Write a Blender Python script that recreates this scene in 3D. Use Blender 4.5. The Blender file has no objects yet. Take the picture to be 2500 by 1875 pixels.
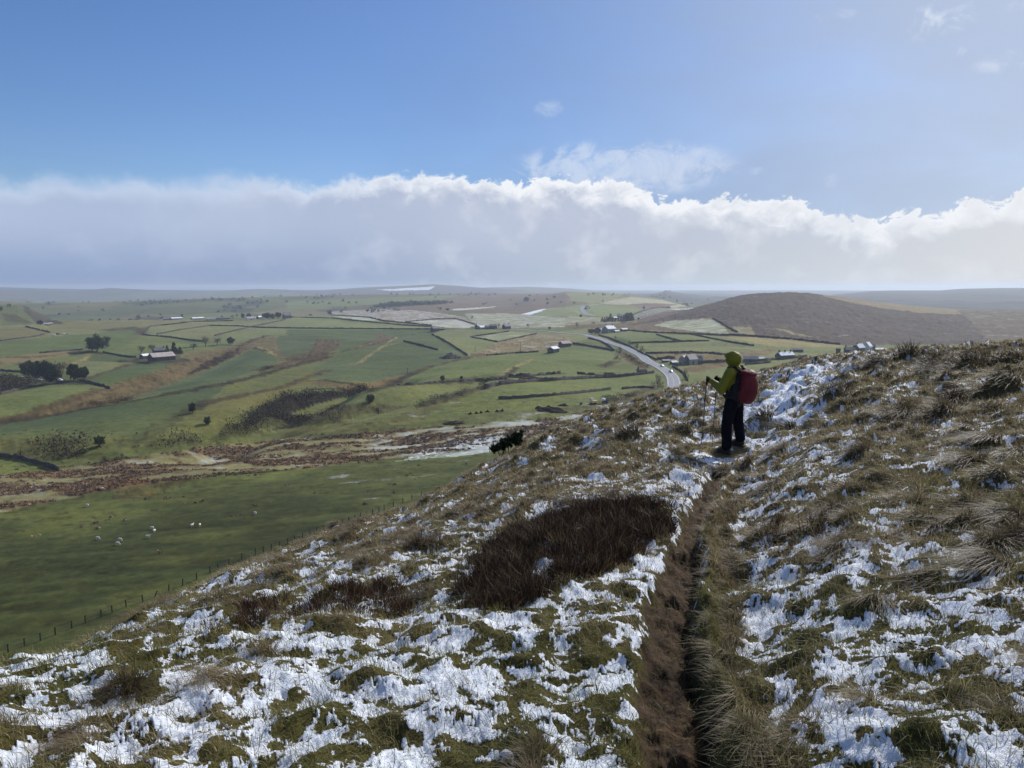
import bpy, math, random
import numpy as np
from mathutils import Vector, Matrix

# ------------------------------------------------------------------ camera, world, sun, exposure
S = bpy.context.scene
COL = S.collection
F, CX, CY, PITCH = 1819.0, 1250.0, 937.5, math.atan(237.5/1819.0)
SUN_AZ, SUN_EL = math.radians(40), math.radians(34)      # azimuth measured from +Y towards +X
S.render.engine = 'CYCLES'
S.cycles.use_denoising = True
S.cycles.denoiser = 'OPENIMAGEDENOISE'
S.cycles.max_bounces = 5; S.cycles.diffuse_bounces = 2; S.cycles.glossy_bounces = 2
S.cycles.transmission_bounces = 3; S.cycles.volume_bounces = 0; S.cycles.transparent_max_bounces = 6
S.cycles.use_fast_gi = False
S.view_settings.view_transform = 'Standard'; S.view_settings.look = 'None'
S.view_settings.exposure = 0.15; S.view_settings.gamma = 1.0
cd = bpy.data.cameras.new('camera'); cam = bpy.data.objects.new('camera', cd); COL.objects.link(cam)
cd.sensor_width = 36.0; cd.lens = 36.0*F/2500.0; cd.clip_start = 0.05; cd.clip_end = 40000
cam.location = (0, 0, 0); cam.rotation_euler = (math.pi/2-PITCH, 0, 0)
S.camera = cam

sl = bpy.data.lights.new('sun', 'SUN'); sl.energy = 4.2; sl.angle = math.radians(0.5); sl.color = (1.0, 0.95, 0.87)
so = bpy.data.objects.new('sun', sl); COL.objects.link(so)
sdir = Vector((math.sin(SUN_AZ)*math.cos(SUN_EL), math.cos(SUN_AZ)*math.cos(SUN_EL), math.sin(SUN_EL)))
so.rotation_euler = sdir.to_track_quat('Z', 'Y').to_euler()

def ray(px, py):
    xi = (np.asarray(px, float)-CX)/F; yi = (CY-np.asarray(py, float))/F
    sp, cp = math.sin(PITCH), math.cos(PITCH)
    return xi, cp+yi*sp, -sp+yi*cp
def azel(px, py):
    X, Y, Z = ray(px, py)
    return np.arctan2(X, Y), Z/np.hypot(X, Y)       # azimuth, tan(elevation)

class NT:
    def __init__(s, nt): s.nt = nt
    def n(s, t, **kw):
        nd = s.nt.nodes.new(t)
        for k, v in kw.items():
            if k.startswith('i_'):
                key = k[2:]; key = int(key) if key.isdigit() else key.replace('_', ' ')
                nd.inputs[key].default_value = v
            else: setattr(nd, k, v)
        return nd
    def l(s, a, b): s.nt.links.new(a, b)
    def put(s, v, sock):
        if isinstance(v, (int, float)): sock.default_value = v
        elif isinstance(v, (tuple, list)): sock.default_value = v
        else: s.l(v, sock)
    def m(s, op, a, b=0.0, c=0.0, clamp=False):
        nd = s.nt.nodes.new('ShaderNodeMath'); nd.operation = op; nd.use_clamp = clamp
        for i, v in enumerate((a, b, c)): s.put(v, nd.inputs[i])
        return nd.outputs[0]
    def mapr(s, v, a, b, c=0.0, d=1.0, smooth=True):
        nd = s.nt.nodes.new('ShaderNodeMapRange'); nd.interpolation_type = 'SMOOTHSTEP' if smooth else 'LINEAR'
        for i, q in enumerate((v, a, b, c, d)): s.put(q, nd.inputs[i])
        return nd.outputs[0]
    def mix(s, f, a, b, mode='MIX'):
        nd = s.nt.nodes.new('ShaderNodeMix'); nd.data_type = 'RGBA'; nd.blend_type = mode
        s.put(f, nd.inputs[0]); s.put(a, nd.inputs[6]); s.put(b, nd.inputs[7])
        return nd.outputs[2]
    def noise(s, vec, scale, detail=4, rough=0.55, dist=0.0, out=0):
        nd = s.nt.nodes.new('ShaderNodeTexNoise'); nd.inputs['Scale'].default_value = scale
        nd.inputs['Detail'].default_value = detail; nd.inputs['Roughness'].default_value = rough
        nd.inputs['Distortion'].default_value = dist
        if vec is not None: s.l(vec, nd.inputs['Vector'])
        return nd.outputs[out]
    def ramp(s, v, pts):
        nd = s.nt.nodes.new('ShaderNodeValToRGB'); cr = nd.color_ramp
        pts = sorted(pts, key=lambda p: p[0])
        while len(cr.elements) < len(pts): cr.elements.new(0.5)
        for e, (p, c) in zip(cr.elements, pts):
            e.position = p; e.color = (c, c, c, 1) if isinstance(c, (int, float)) else (*c, 1)
        s.put(v, nd.inputs[0]); return nd.outputs[0]

def lin(c):
    out = []
    for v in c:
        v = v/255.0
        out.append(v/12.92 if v <= 0.04045 else ((v+0.055)/1.055)**2.4)
    return tuple(out)
def L4(r, g, b, k=1.0): a = lin((r, g, b)); return (a[0]*k, a[1]*k, a[2]*k, 1)

def build_world():
    w = bpy.data.worlds.new('World'); S.world = w; w.use_nodes = True
    nt = w.node_tree; nt.nodes.clear(); N = NT(nt)
    sky = N.n('ShaderNodeTexSky', sky_type='NISHITA', sun_disc=False)
    sky.sun_elevation = SUN_EL; sky.sun_rotation = SUN_AZ; sky.altitude = 400; sky.dust_density = 0.6; sky.air_density = 1.0; sky.ozone_density = 2.2
    tc = N.n('ShaderNodeTexCoord'); d = tc.outputs['Generated']
    sep = N.n('ShaderNodeSeparateXYZ'); N.l(d, sep.inputs[0]); x, y, z = sep.outputs
    az = N.m('ARCTAN2', x, y); el = N.m('ARCSINE', z)                     # radians
    a01 = N.mapr(az, -0.75, 0.75, 0, 1, smooth=False)
    def A(v): return float((azel(v*1.1302, 700)[0]+0.75)/1.5)
    def EL(vx, vy): return float(math.atan(azel(vx*1.1302, vy*1.1302)[1]))
    K = 4.0
    top = [(0, 400), (300, 398), (560, 392), (800, 392), (900, 388), (1080, 396), (1250, 402), (1340, 408), (1420, 432), (1560, 425), (1700, 440), (1880, 478), (1980, 455), (2090, 438), (2212, 432)]
    T = N.ramp(a01, [(0.0, EL(0, 405)*K)]+[(A(p), EL(p, q)*K) for p, q in top]+[(1.0, EL(2212, 425)*K)])
    T = N.m('DIVIDE', T, K)
    # puffy edge noise in direction space
    mp = N.n('ShaderNodeMapping'); mp.inputs['Scale'].default_value = (1, 1, 1.35); N.l(d, mp.inputs['Vector']); v = mp.outputs[0]
    n1 = N.noise(v, 9, 7, 0.58, 0.15); n2 = N.noise(v, 34, 9, 0.66, 0.5)
    edge = N.m('ADD', N.m('MULTIPLY', N.m('SUBTRACT', n1, 0.5), 0.06), N.m('MULTIPLY', N.m('SUBTRACT', n2, 0.5), N.mapr(az, -0.42, -0.1, 0.02, 0.062)))
    dd = N.m('ADD', N.m('SUBTRACT', T, el), edge)                          # >0 inside the bank
    rightness = N.mapr(az, -0.42, 0.02)
    soft = N.mapr(az, -0.42, 0.05, 0.026, 0.0045)
    bank = N.m('DIVIDE', N.m('ADD', dd, N.m('MULTIPLY', soft, 0.5)), soft, clamp=True)
    bank = N.mapr(bank, 0, 1)
    # colours of the bank
    deep = N.mapr(dd, 0.0, N.mapr(az, -0.1, 0.6, 0.030, 0.045))                                         # 0 at the lit top, 1 in the grey body
    n3 = N.noise(v, 17, 9, 0.58, 0.25); n4 = N.noise(v, 5, 4, 0.5)
    deep2 = N.m('ADD', deep, N.m('MULTIPLY', N.m('SUBTRACT', n3, 0.5), N.mapr(az, -0.4, 0.1, 0.9, 1.7)), clamp=True)
    white = N.mix(rightness, L4(196, 211, 235), L4(243, 246, 251))
    grey = N.ramp(N.mapr(az, -0.62, 0.62, 0, 1, smooth=False), [(0.0, lin((172, 190, 220))), (0.3, lin((176, 190, 216))), (0.55, lin((184, 193, 213))), (0.8, lin((198, 205, 217))), (1.0, lin((218, 220, 224)))])
    grey = N.mix(N.mapr(n4, 0.35, 0.7, 0, 0.35), grey, L4(198, 208, 228))
    low = N.ramp(N.mapr(az, -0.62, 0.62, 0, 1, smooth=False), [(0.0, lin((140, 160, 198))), (0.3, lin((147, 164, 197))), (0.55, lin((178, 190, 208))), (0.8, lin((205, 211, 218))), (1.0, lin((222, 222, 224)))])
    body = N.mix(N.mapr(el, -0.005, 0.085), low, grey)
    cc = N.mix(deep2, white, body)
    # high thin veil, stronger to the right, and a few loose puffs
    mp2 = N.n('ShaderNodeMapping'); mp2.inputs['Scale'].default_value = (1, 1, 2.6); mp2.inputs['Location'].default_value = (3.1, 0.7, 1.9); N.l(d, mp2.inputs['Vector'])
    n5 = N.noise(mp2.outputs[0], 2.6, 6, 0.5, 0.2)
    veil = N.m('MULTIPLY', N.mapr(az, -0.45, 0.30), N.mapr(n5, 0.32, 0.62, 0.6, 1.0), clamp=True)
    veil = N.m('MULTIPLY', veil, 0.92)
    n6 = N.noise(v, 24, 7, 0.66, 0.9)
    puffs = None
    for (vx, vy, rx, ry, k, thr) in [(1340, 365, 270, 66, 0.55, 0.34), (1185, 235, 40, 24, 0.35, 0.46), (1800, 385, 30, 28, 0.45, 0.46), (2035, 48, 95, 46, 0.85, 0.44), (1800, 35, 60, 18, 0.5, 0.48),
                                (2065, 112, 40, 14, .6, .48), (2160, 135, 90, 26, 0.55, 0.42), (2190, 15, 90, 22, 0.5, 0.46), (1225, 540, 36, 12, 0.6, 0.46), (480, 472, 100, 22, .3, .42), (1630, 368, 24, 10, .5, .48)]:
        pa, pe = azel(vx*1.1302, vy*1.1302); pe = math.atan(float(pe)); pa = float(pa)
        rr = math.cos(pa)**2
        u = N.m('DIVIDE', N.m('SUBTRACT', az, pa), rx*1.1302/F*rr); w2 = N.m('DIVIDE', N.m('SUBTRACT', el, pe), ry*1.1302/F*math.cos(pa))
        q = N.m('ADD', N.m('MULTIPLY', u, u), N.m('MULTIPLY', w2, w2))
        q = N.m('MULTIPLY', N.m('MAXIMUM', N.m('SUBTRACT', 1.0, q), 0.0), 0.16)
        f = N.m('MULTIPLY', N.mapr(N.m('ADD', n6, N.m('SUBTRACT', q, 0.10)), thr, thr+0.30), N.m('MULTIPLY', N.mapr(q, 0, 0.09), k))
        puffs = f if puffs is None else N.m('MAXIMUM', puffs, f)
    # blue sky, slightly graded, at physical strength
    hs = N.n('ShaderNodeHueSaturation'); hs.inputs['Saturation'].default_value = 1.12; hs.inputs['Value'].default_value = 1.0; hs.inputs['Hue'].default_value = 0.505; N.l(sky.outputs[0], hs.inputs['Color'])
    b1 = N.n('ShaderNodeBackground'); N.l(N.mix(1.0, hs.outputs[0], (0.78, 0.88, 1.05, 1), 'MULTIPLY'), b1.inputs[0]); b1.inputs[1].default_value = 0.098
    b2 = N.n('ShaderNodeBackground'); N.l(N.mix(N.mapr(az, -0.2, 0.65), L4(118, 150, 200), L4(186, 200, 224)), b2.inputs[0]); b2.inputs[1].default_value = 0.88
    b3 = N.n('ShaderNodeBackground'); N.l(cc, b3.inputs[0]); b3.inputs[1].default_value = 0.9
    b4 = N.n('ShaderNodeBackground'); b4.inputs[0].default_value = L4(226, 233, 246); b4.inputs[1].default_value = 0.9
    m1 = N.n('ShaderNodeMixShader'); N.l(veil, m1.inputs[0]); N.l(b1.outputs[0], m1.inputs[1]); N.l(b2.outputs[0], m1.inputs[2])
    m2 = N.n('ShaderNodeMixShader'); N.l(puffs, m2.inputs[0]); N.l(m1.outputs[0], m2.inputs[1]); N.l(b4.outputs[0], m2.inputs[2])
    m3 = N.n('ShaderNodeMixShader'); N.l(bank, m3.inputs[0]); N.l(m2.outputs[0], m3.inputs[1]); N.l(b3.outputs[0], m3.inputs[2])
    o = N.n('ShaderNodeOutputWorld'); N.l(m3.outputs[0], o.inputs[0])
build_world()

# ------------------------------------------------------------------ helpers
rng = np.random.default_rng(7); random.seed(7)
SC = {'V': (0, 0, 1/1.1302), 'R1': (0, 650, 2.765), 'R2': (700, 650, 2.765), 'R3': (1400, 650, 2.011), 'R5': (0, 1150, 1.7696), 'R6': (1250, 1050, 1.7696),
      'Z1': (0, 720, 6.913), 'Z2': (300, 740, 5.267), 'Z3': (1020, 730, 5.53), 'Z4': (1380, 700, 5.53), 'Z5': (1480, 830, 7.373), 'Z6': (1780, 780, 5.53), 'Z7': (1000, 900, 4.424), 'Z8': (180, 1180, 4.809), 'P': (0, 0, 1)}
def PX(s, pts):
    ox, oy, k = SC[s]; a = np.array(pts, float).reshape(-1, 2)
    return np.stack([ox+a[:, 0]/k, oy+a[:, 1]/k], 1)
def dens(p, step, closed):
    out = []
    n = len(p)
    for i in range(n if closed else n-1):
        a, b = p[i], p[(i+1) % n]
        m = max(1, int(np.hypot(*(b-a))/step))
        for j in range(m): out.append(a+(b-a)*j/m)
    if not closed: out.append(p[-1])
    return np.array(out)

_perm = np.random.default_rng(3).permutation(4096).astype(np.int64)
_g = np.random.default_rng(4).uniform(0, 2*np.pi, 4096)
_gx, _gy = np.cos(_g).astype(np.float32), np.sin(_g).astype(np.float32)
def perlin(x, y, seed=0):
    xi = np.floor(x).astype(np.int64); yi = np.floor(y).astype(np.int64)
    fx = (x-xi).astype(np.float32); fy = (y-yi).astype(np.float32)
    u = fx*fx*fx*(fx*(fx*6-15)+10); v = fy*fy*fy*(fy*(fy*6-15)+10)
    def c(ax, ay, dx, dy):
        h = _perm[(_perm[(ax+seed*131) & 4095]+ay) & 4095]
        return _gx[h]*dx+_gy[h]*dy
    n00 = c(xi, yi, fx, fy); n10 = c(xi+1, yi, fx-1, fy); n01 = c(xi, yi+1, fx, fy-1); n11 = c(xi+1, yi+1, fx-1, fy-1)
    a = n00+u*(n10-n00); b = n01+u*(n11-n01)
    return (a+v*(b-a))*1.5
def fbm(x, y, octv=4, seed=0, gain=0.5):
    s = 0; a = 1.0; f = 1.0
    for i in range(octv):
        s = s+a*perlin(x*f+17.3*i, y*f-9.1*i, seed+i); a *= gain; f *= 2.03
    return s
def sstep(a, b, v): t = np.clip((v-a)/(b-a), 0, 1); return t*t*(3-2*t)

def tag(o, label=None, cat=None, group=None, kind=None):
    if label: o['label'] = label
    if cat: o['category'] = cat
    if group: o['group'] = group
    if kind: o['kind'] = kind
    return o
def mkmesh(name, V, faces=None, quads=None, tris=None, mat=None, smooth=False):
    me = bpy.data.meshes.new(name)
    if faces is not None:
        me.from_pydata([tuple(v) for v in V], [], [tuple(f) for f in faces])
    else:
        V = np.asarray(V, np.float32); me.vertices.add(len(V)); me.vertices.foreach_set('co', V.ravel())
        parts, starts, tot = [], [], 0
        for arr, k in ((quads, 4), (tris, 3)):
            if arr is None or len(arr) == 0: continue
            arr = np.asarray(arr, np.int32); parts.append(arr.ravel()); starts.append(tot+np.arange(len(arr), dtype=np.int32)*k); tot += arr.size
        li = np.concatenate(parts); st = np.concatenate(starts)
        me.loops.add(len(li)); me.loops.foreach_set('vertex_index', li)
        me.polygons.add(len(st)); me.polygons.foreach_set('loop_start', st)
        me.update(calc_edges=True)
    if smooth: me.polygons.foreach_set('use_smooth', np.ones(len(me.polygons), dtype=bool))
    if mat:
        for m in (mat if isinstance(mat, (list, tuple)) else [mat]): me.materials.append(m)
    me.update()
    return me
def link(name, me, parent=None):
    o = bpy.data.objects.new(name, me); COL.objects.link(o)
    if parent is not None: o.parent = parent
    return o
def empty(name, loc, rz=0.0):
    o = bpy.data.objects.new(name, None); COL.objects.link(o); o.location = loc; o.rotation_euler = (0, 0, rz); return o
def attrf(me, name, a):
    at = me.attributes.new(name, 'FLOAT', 'POINT'); at.data.foreach_set('value', np.asarray(a, np.float32).ravel())
def attrc(me, name, a):
    a = np.asarray(a, np.float32); a4 = np.ones((len(a), 4), np.float32); a4[:, :3] = a
    at = me.color_attributes.new(name, 'FLOAT_COLOR', 'POINT'); at.data.foreach_set('color', a4.ravel())

_mats = {}
def mat(name, col, rough=0.9, spec=0.2, metal=0.0, var=0.0, scale=3.0, bump=0.0, bscale=20.0, emis=None):
    if name in _mats: return _mats[name]
    m = bpy.data.materials.new(name); m.use_nodes = True; N = NT(m.node_tree); b = m.node_tree.nodes['Principled BSDF']
    b.inputs['Roughness'].default_value = rough; b.inputs['Specular IOR Level'].default_value = spec; b.inputs['Metallic'].default_value = metal
    tc = N.n('ShaderNodeTexCoord')
    n = N.noise(tc.outputs['Object'], scale, 5, 0.6)
    if var > 0:
        c = N.mix(N.mapr(n, 0.3, 0.7), tuple(v*(1-var) for v in col[:3])+(1,), tuple(min(1, v*(1+var)) for v in col[:3])+(1,))
        N.l(c, b.inputs['Base Color'])
    else: b.inputs['Base Color'].default_value = (*col[:3], 1)
    if bump > 0:
        bp = N.n('ShaderNodeBump'); bp.inputs['Strength'].default_value = bump; bp.inputs['Distance'].default_value = 0.05
        N.l(N.noise(tc.outputs['Object'], bscale, 5, 0.6), bp.inputs['Height']); N.l(bp.outputs[0], b.inputs['Normal'])
    _mats[name] = m; return m

# ------------------------------------------------------------------ valley terrain
def prof(pts, sysn='P'):
    p = PX(sysn, pts); a, t = azel(p[:, 0], p[:, 1]); i = np.argsort(a); return a[i], t[i]
RIDGES = [  # (distance, width near, width far, profile)
    (1330, 330, 500, prof([(1480, 800), (1560, 785), (1640, 768), (1698, 752), (1748, 739), (1788, 727), (1828, 719), (1872, 716), (1922, 714), (1972, 716), (2046, 725), (2146, 740), (2245, 751), (2345, 760), (2500, 761), (2800, 770)]), 45),
    (5200, 1700, 900, prof([(1980, 728), (2040, 719), (2071, 716), (2136, 710), (2196, 709), (2295, 709), (2345, 705), (2444, 703), (2500, 703), (3000, 702)]), 80),
    (4500, 1300, 700, prof([(1480, 728), (1527, 716), (1560, 719), (1600, 716), (1616, 713), (1626, 708), (1636, 712), (1668, 716), (1700, 720), (1773, 727), (1850, 735)]), 20),
    (2900, 900, 600, prof([(1330, 722), (1380, 714), (1465, 714), (1527, 719), (1600, 727), (1660, 738), (1720, 752)]), 60),
    (6500, 1000, 900, prof([(480, 718), (560, 714), (700, 708), (790, 708), (902, 701), (1000, 697), (1054, 694), (1110, 697), (1170, 702), (1315, 710), (1398, 711), (1488, 718), (1560, 730)]), 80),
    (8600, 900, 900, prof([(1080, 710), (1188, 702), (1290, 700), (1390, 704), (1500, 713), (1600, 724)]), 80),
    (7600, 900, 900, prof([(-500, 708), (0, 709), (180, 711), (268, 703), (400, 709), (520, 711), (633, 705), (700, 707), (800, 716)]), 80),
    (10200, 900, 900, prof([(-800, 701), (0, 701), (100, 704), (300, 707), (700, 709), (1300, 709), (3000, 711)]), 120),
    (3500, 1100, 700, prof([(-500, 735), (0, 736), (100, 740), (230, 739), (400, 733), (520, 729), (700, 723), (900, 719), (1100, 717), (1250, 717), (1350, 717), (1470, 720), (1560, 735)]), 80),
    (2000, 330, 400, prof([(-600, 735), (-200, 738), (0, 745), (43, 745), (72, 750), (100, 766), (137, 790)]), 25),
]
BUMPS = [  # px, py (on the flat plane), radius m, height m
    ('P', 1036, 850, 110, 9), ('P', 640, 880, 110, 7), ('P', 1330, 900, 90, 5), ('P', 1150, 960, 70, 6), ('P', 420, 1000, 90, 5), ('P', 130, 980, 80, 3), ('P', 900, 990, 60, 5),
    ('P', 800, 790, 160, 7), ('P', 1250, 1010, 60, 3), ('P', 300, 880, 120, -6), ('P', 1750, 850, 120, 3)]
GUL = [('R1', [(1430, 1200), (1600, 1100), (1900, 1020), (2212, 930)], 9, 16), ('R2', [(0, 940), (250, 890), (560, 835), (760, 790)], 9, 16), ('R2', [(0, 1075), (370, 1030), (700, 975), (870, 950), (1100, 880), (1340, 815)], 6, 14),
       ('R1', [(0, 1050), (500, 940), (900, 840), (1300, 700), (1620, 560)], 7, 26), ('R1', [(0, 1250), (500, 1290), (900, 1230)], 3, 14)]
def plane_hit(p, z=-62.0):
    X, Y, Z = ray(p[:, 0], p[:, 1]); t = z/Z; return np.stack([X*t, Y*t], 1)
_bumps = [(*plane_hit(PX(s, [(a, b)]))[0], r, h) for s, a, b, r, h in BUMPS]
_guls = [(plane_hit(dens(PX(s, p), 12, False)), d, w) for s, p, d, w in GUL]
def Hv(x, y):
    x = np.asarray(x, float); y = np.asarray(y, float); sh = x.shape; x = x.ravel(); y = y.ravel()
    r = np.hypot(x, y); a = np.arctan2(x, y)
    px = CX+F*np.tan(np.clip(a, -1.3, 1.3))
    z = -65+9*sstep(-100, 160, x)*sstep(1500, 900, r)
    z = z-48*sstep(1560, 2050, r)*sstep(1000, 650, px)-6*sstep(1900, 2300, r)*sstep(650, 1000, px)
    rel = sstep(250, 500, r)
    z = z+rel*(4.6*fbm(x/190, y/190, 2, 11)+1.6*fbm(x/60, y/60, 2, 12))+sstep(1700, 2600, r)*15*fbm(x/460, y/460, 4, 13)
    z = z+sstep(120, 250, r)*0.9*fbm(x/90, y/45, 3, 15)
    for bx, by, br, bh in _bumps: z = z+bh*np.exp(-((x-bx)**2+(y-by)**2)/br**2)
    for gp, gd, gw in _guls:
        m = (x > gp[:, 0].min()-3*gw) & (x < gp[:, 0].max()+3*gw) & (y > gp[:, 1].min()-3*gw) & (y < gp[:, 1].max()+3*gw)
        if m.any():
            idx = np.where(m)[0]; best = np.full(len(idx), 1e9)
            for q in range(len(gp)-1): best = np.minimum(best, segd(x[idx], y[idx], gp[q], gp[q+1])[0])
            z[idx] -= gd*np.exp(-(best/gw)**2)
    for D, wn, wf, (pa, pt), rough in RIDGES:
        lo, hi = pa[0], pa[-1]
        fade = sstep(lo-0.06, lo, a)*sstep(hi+0.06, hi, a)
        rr = r-(D+0.10*D*np.sin(a*5+D))
        m = (np.abs(rr) < 2.6*max(wn, wf)) & (fade > 0)
        if not m.any(): continue
        De = D+0.10*D*np.sin(a[m]*5+D)
        zt = De*np.interp(a[m], pa, pt)
        g = np.exp(-(np.where(rr[m] < 0, rr[m]/wn, rr[m]/wf))**2)*fade[m]
        nz = rough*0.10*fbm(x[m]/(rough*6), y[m]/(rough*6), 4, int(D) % 97)*(1-g**6)
        lift = (zt-z[m])
        cand = z[m]+np.maximum(lift, 0)*g+nz*g
        z[m] = np.maximum(z[m], cand)
    return z.reshape(sh)
def segd(x, y, a, b):
    dx, dy = b[0]-a[0], b[1]-a[1]; l2 = dx*dx+dy*dy+1e-12
    t = np.clip(((x-a[0])*dx+(y-a[1])*dy)/l2, 0, 1)
    return np.hypot(x-a[0]-t*dx, y-a[1]-t*dy), t, np.sign((x-a[0])*dy-(y-a[1])*dx)

def march(p, H, r0, r1, n):
    X, Y, Z = ray(p[:, 0], p[:, 1]); h = np.hypot(X, Y)
    rs = np.geomspace(r0, r1, n)
    t = rs[None, :]/h[:, None]
    gx, gy, gz = X[:, None]*t, Y[:, None]*t, Z[:, None]*t
    d = gz-H(gx, gy)
    below = d < 0
    i = np.where(below.any(1), below.argmax(1), n-1); i = np.maximum(i, 1)
    k = np.arange(len(p)); d0, d1 = d[k, i-1], d[k, i]
    f = np.where(d1 < d0, np.clip(d0/(d0-d1+1e-9), 0, 1), 1.0)
    tt = t[k, i-1]+(t[k, i]-t[k, i-1])*f
    return np.stack([X*tt, Y*tt], 1)
def VH(s, pts): return march(PX(s, pts), Hv, 150, 11500, 700)
def VHp(p): return march(p, Hv, 150, 11500, 700)

# road centre line
road_px = np.vstack([PX('P', [(1640, 985), (1647, 962)]), PX('Z5', [(1218, 850), (1222, 735), (1190, 650), (1115, 580), (1025, 510), (930, 455), (820, 400), (680, 322), (530, 240), (380, 168), (210, 85), (30, 5)]), PX('Z4', [(500, 705), (350, 665), (200, 645), (0, 621)]), PX('Z3', [(1900, 447), (1650, 426), (1400, 415), (1250, 409), (1050, 404)])])
def smooth_line(p, it=3):
    for _ in range(it):
        q = [p[0]]
        for i in range(len(p)-1): q += [p[i]*0.75+p[i+1]*0.25, p[i]*0.25+p[i+1]*0.75]
        q.append(p[-1]); p = np.array(q)
    return p
def resample(p, step):
    d = np.r_[0, np.cumsum(np.hypot(*np.diff(p, axis=0).T))]; n = max(2, int(d[-1]/step)+1); s = np.linspace(0, d[-1], n)
    return np.stack([np.interp(s, d, p[:, k]) for k in range(p.shape[1])], 1)
def roadline(pxs, step=6):
    w = VHp(dens(smooth_line(pxs, 2), 6, False)); w = resample(smooth_line(resample(w, 25), 3), step)
    z = Hv(w[:, 0], w[:, 1]); k = np.ones(15)/15; z = np.convolve(np.pad(z, 7, mode='edge'), k, 'valid'); z = np.convolve(np.pad(z, 7, mode='edge'), k, 'valid')
    return w, z
ROADS = [roadline(road_px), roadline(PX('Z4', [(395, 408), (340, 395), (290, 365), (235, 325), (218, 300), (240, 270), (300, 250), (340, 240), (450, 233)]), 15)]
RW = [4.3, 5.5]

_HvBase = Hv
def Hroad(x, y):
    z = _HvBase(x, y); sh = z.shape; z = z.ravel(); xx = np.asarray(x, float).ravel(); yy = np.asarray(y, float).ravel()
    for (w, zr), hw in zip(ROADS, RW):
        m = (xx > w[:, 0].min()-25) & (xx < w[:, 0].max()+25) & (yy > w[:, 1].min()-25) & (yy < w[:, 1].max()+25)
        idx = np.where(m)[0]
        if len(idx) == 0: continue
        best = np.full(len(idx), 1e9); bz = np.zeros(len(idx))
        for q in range(0, len(w)-1):
            a, b = w[q], w[q+1]
            mm = np.where((np.abs(xx[idx]-a[0]) < 40) & (np.abs(yy[idx]-a[1]) < 40))[0]
            if len(mm) == 0: continue
            d, t, _ = segd(xx[idx[mm]], yy[idx[mm]], a, b); zz = zr[q]+(zr[q+1]-zr[q])*t
            up = d < best[mm]; best[mm] = np.where(up, d, best[mm]); bz[mm] = np.where(up, zz, bz[mm])
        k = sstep(hw+14, hw+2.5, best)
        z[idx] = z[idx]*(1-k)+(bz-0.35)*k
    return z.reshape(sh)

NC, NR = 1300, 760
az_d = np.linspace(math.radians(-42), math.radians(42), NC)
AZ = np.concatenate([np.radians(np.arange(-180, -42, 4.0)), az_d, np.radians(np.arange(46, 181, 4.0))]); AZ[-1] = math.pi
RR = np.geomspace(60, 12000, NR)
gr, ga = np.meshgrid(RR, AZ, indexing='ij'); GX = gr*np.sin(ga); GY = gr*np.cos(ga)
GZ = Hroad(GX, GY)
nR, nC = GX.shape
# colour of the land cover, in display-like sRGB turned to base colours
def C(r, g, b): return np.array(lin((r, g, b)))
ALB = 1.0
px_of = CX+F*np.tan(np.clip(ga, -1.2, 1.2))
def cells(x, y, size, seed):
    x = x/size+0.25*fbm(x/size*0.7, y/size*0.7, 2, seed+5); y = y/size+0.25*fbm(x*0.7, y/size*0.7, 2, seed+6)
    xi = np.floor(x).astype(np.int64); yi = np.floor(y).astype(np.int64)
    b1 = np.full(x.shape, 9.0); b2 = np.full(x.shape, 9.0); ident = np.zeros(x.shape, np.int64)
    for dx in (-1, 0, 1):
        for dy in (-1, 0, 1):
            h = _perm[(_perm[(xi+dx+seed*77) & 4095]+yi+dy) & 4095]
            jx = (h % 64)/64*0.8+0.1; jy = ((h//64) % 64)/64*0.8+0.1
            d = (x-xi-dx-jx)**2+(y-yi-dy-jy)**2
            up = d < b1; b2 = np.where(up, b1, np.minimum(b2, d)); ident = np.where(up, h, ident); b1 = np.where(up, d, b1)
    return ident, np.sqrt(b2)-np.sqrt(b1)
idn, bd = cells(GX, GY*0.8, 190, 2)
pal = np.array([C(112, 126, 88), C(98, 116, 80), C(124, 134, 98), C(106, 120, 82), C(130, 132, 102), C(90, 106, 76), C(118, 118, 88), C(104, 116, 84)])
colr = pal[idn % 8]
moor = sstep(-0.1, 0.35, fbm(GX/900, GY/900, 4, 31))[..., None]*sstep(1700, 2600, gr)[..., None]*(0.25+0.75*sstep(500, 1100, px_of))[..., None]
colr = colr*(1-moor)+C(112, 100, 92)*moor
hedge = (sstep(0.05, 0.02, bd)*sstep(1600, 1900, gr)*0.55)[..., None]
colr = colr*(1-hedge)+C(58, 66, 52)*hedge
wood = (sstep(0.24, 0.42, fbm(GX/260, GY/420, 4, 37)-0.15*sstep(700, 1100, px_of))*sstep(1800, 2300, gr)*0.8)[..., None]
colr = colr*(1-wood)+C(62, 68, 62)*wood
farpal = np.maximum(np.maximum(sstep(6200, 8600, gr)*0.8, sstep(2500, 3200, gr)*sstep(1480, 1560, px_of)*0.95), sstep(1750, 2100, gr)*sstep(1760, 1860, px_of)*0.95)[..., None]
colr = colr*(1-farpal)+C(66, 66, 74)*farpal
snowv = np.zeros(GX.shape); rushv = np.zeros(GX.shape)
SPK = np.zeros(GX.shape)      # speckle of frost
wx = 0.9*fbm(GX/14, GY/14, 3, 41)*np.clip(gr/500, 0.3, 3); wy = 0.9*fbm(GX/14, GY/14, 3, 43)*np.clip(gr/500, 0.3, 3)
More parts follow.
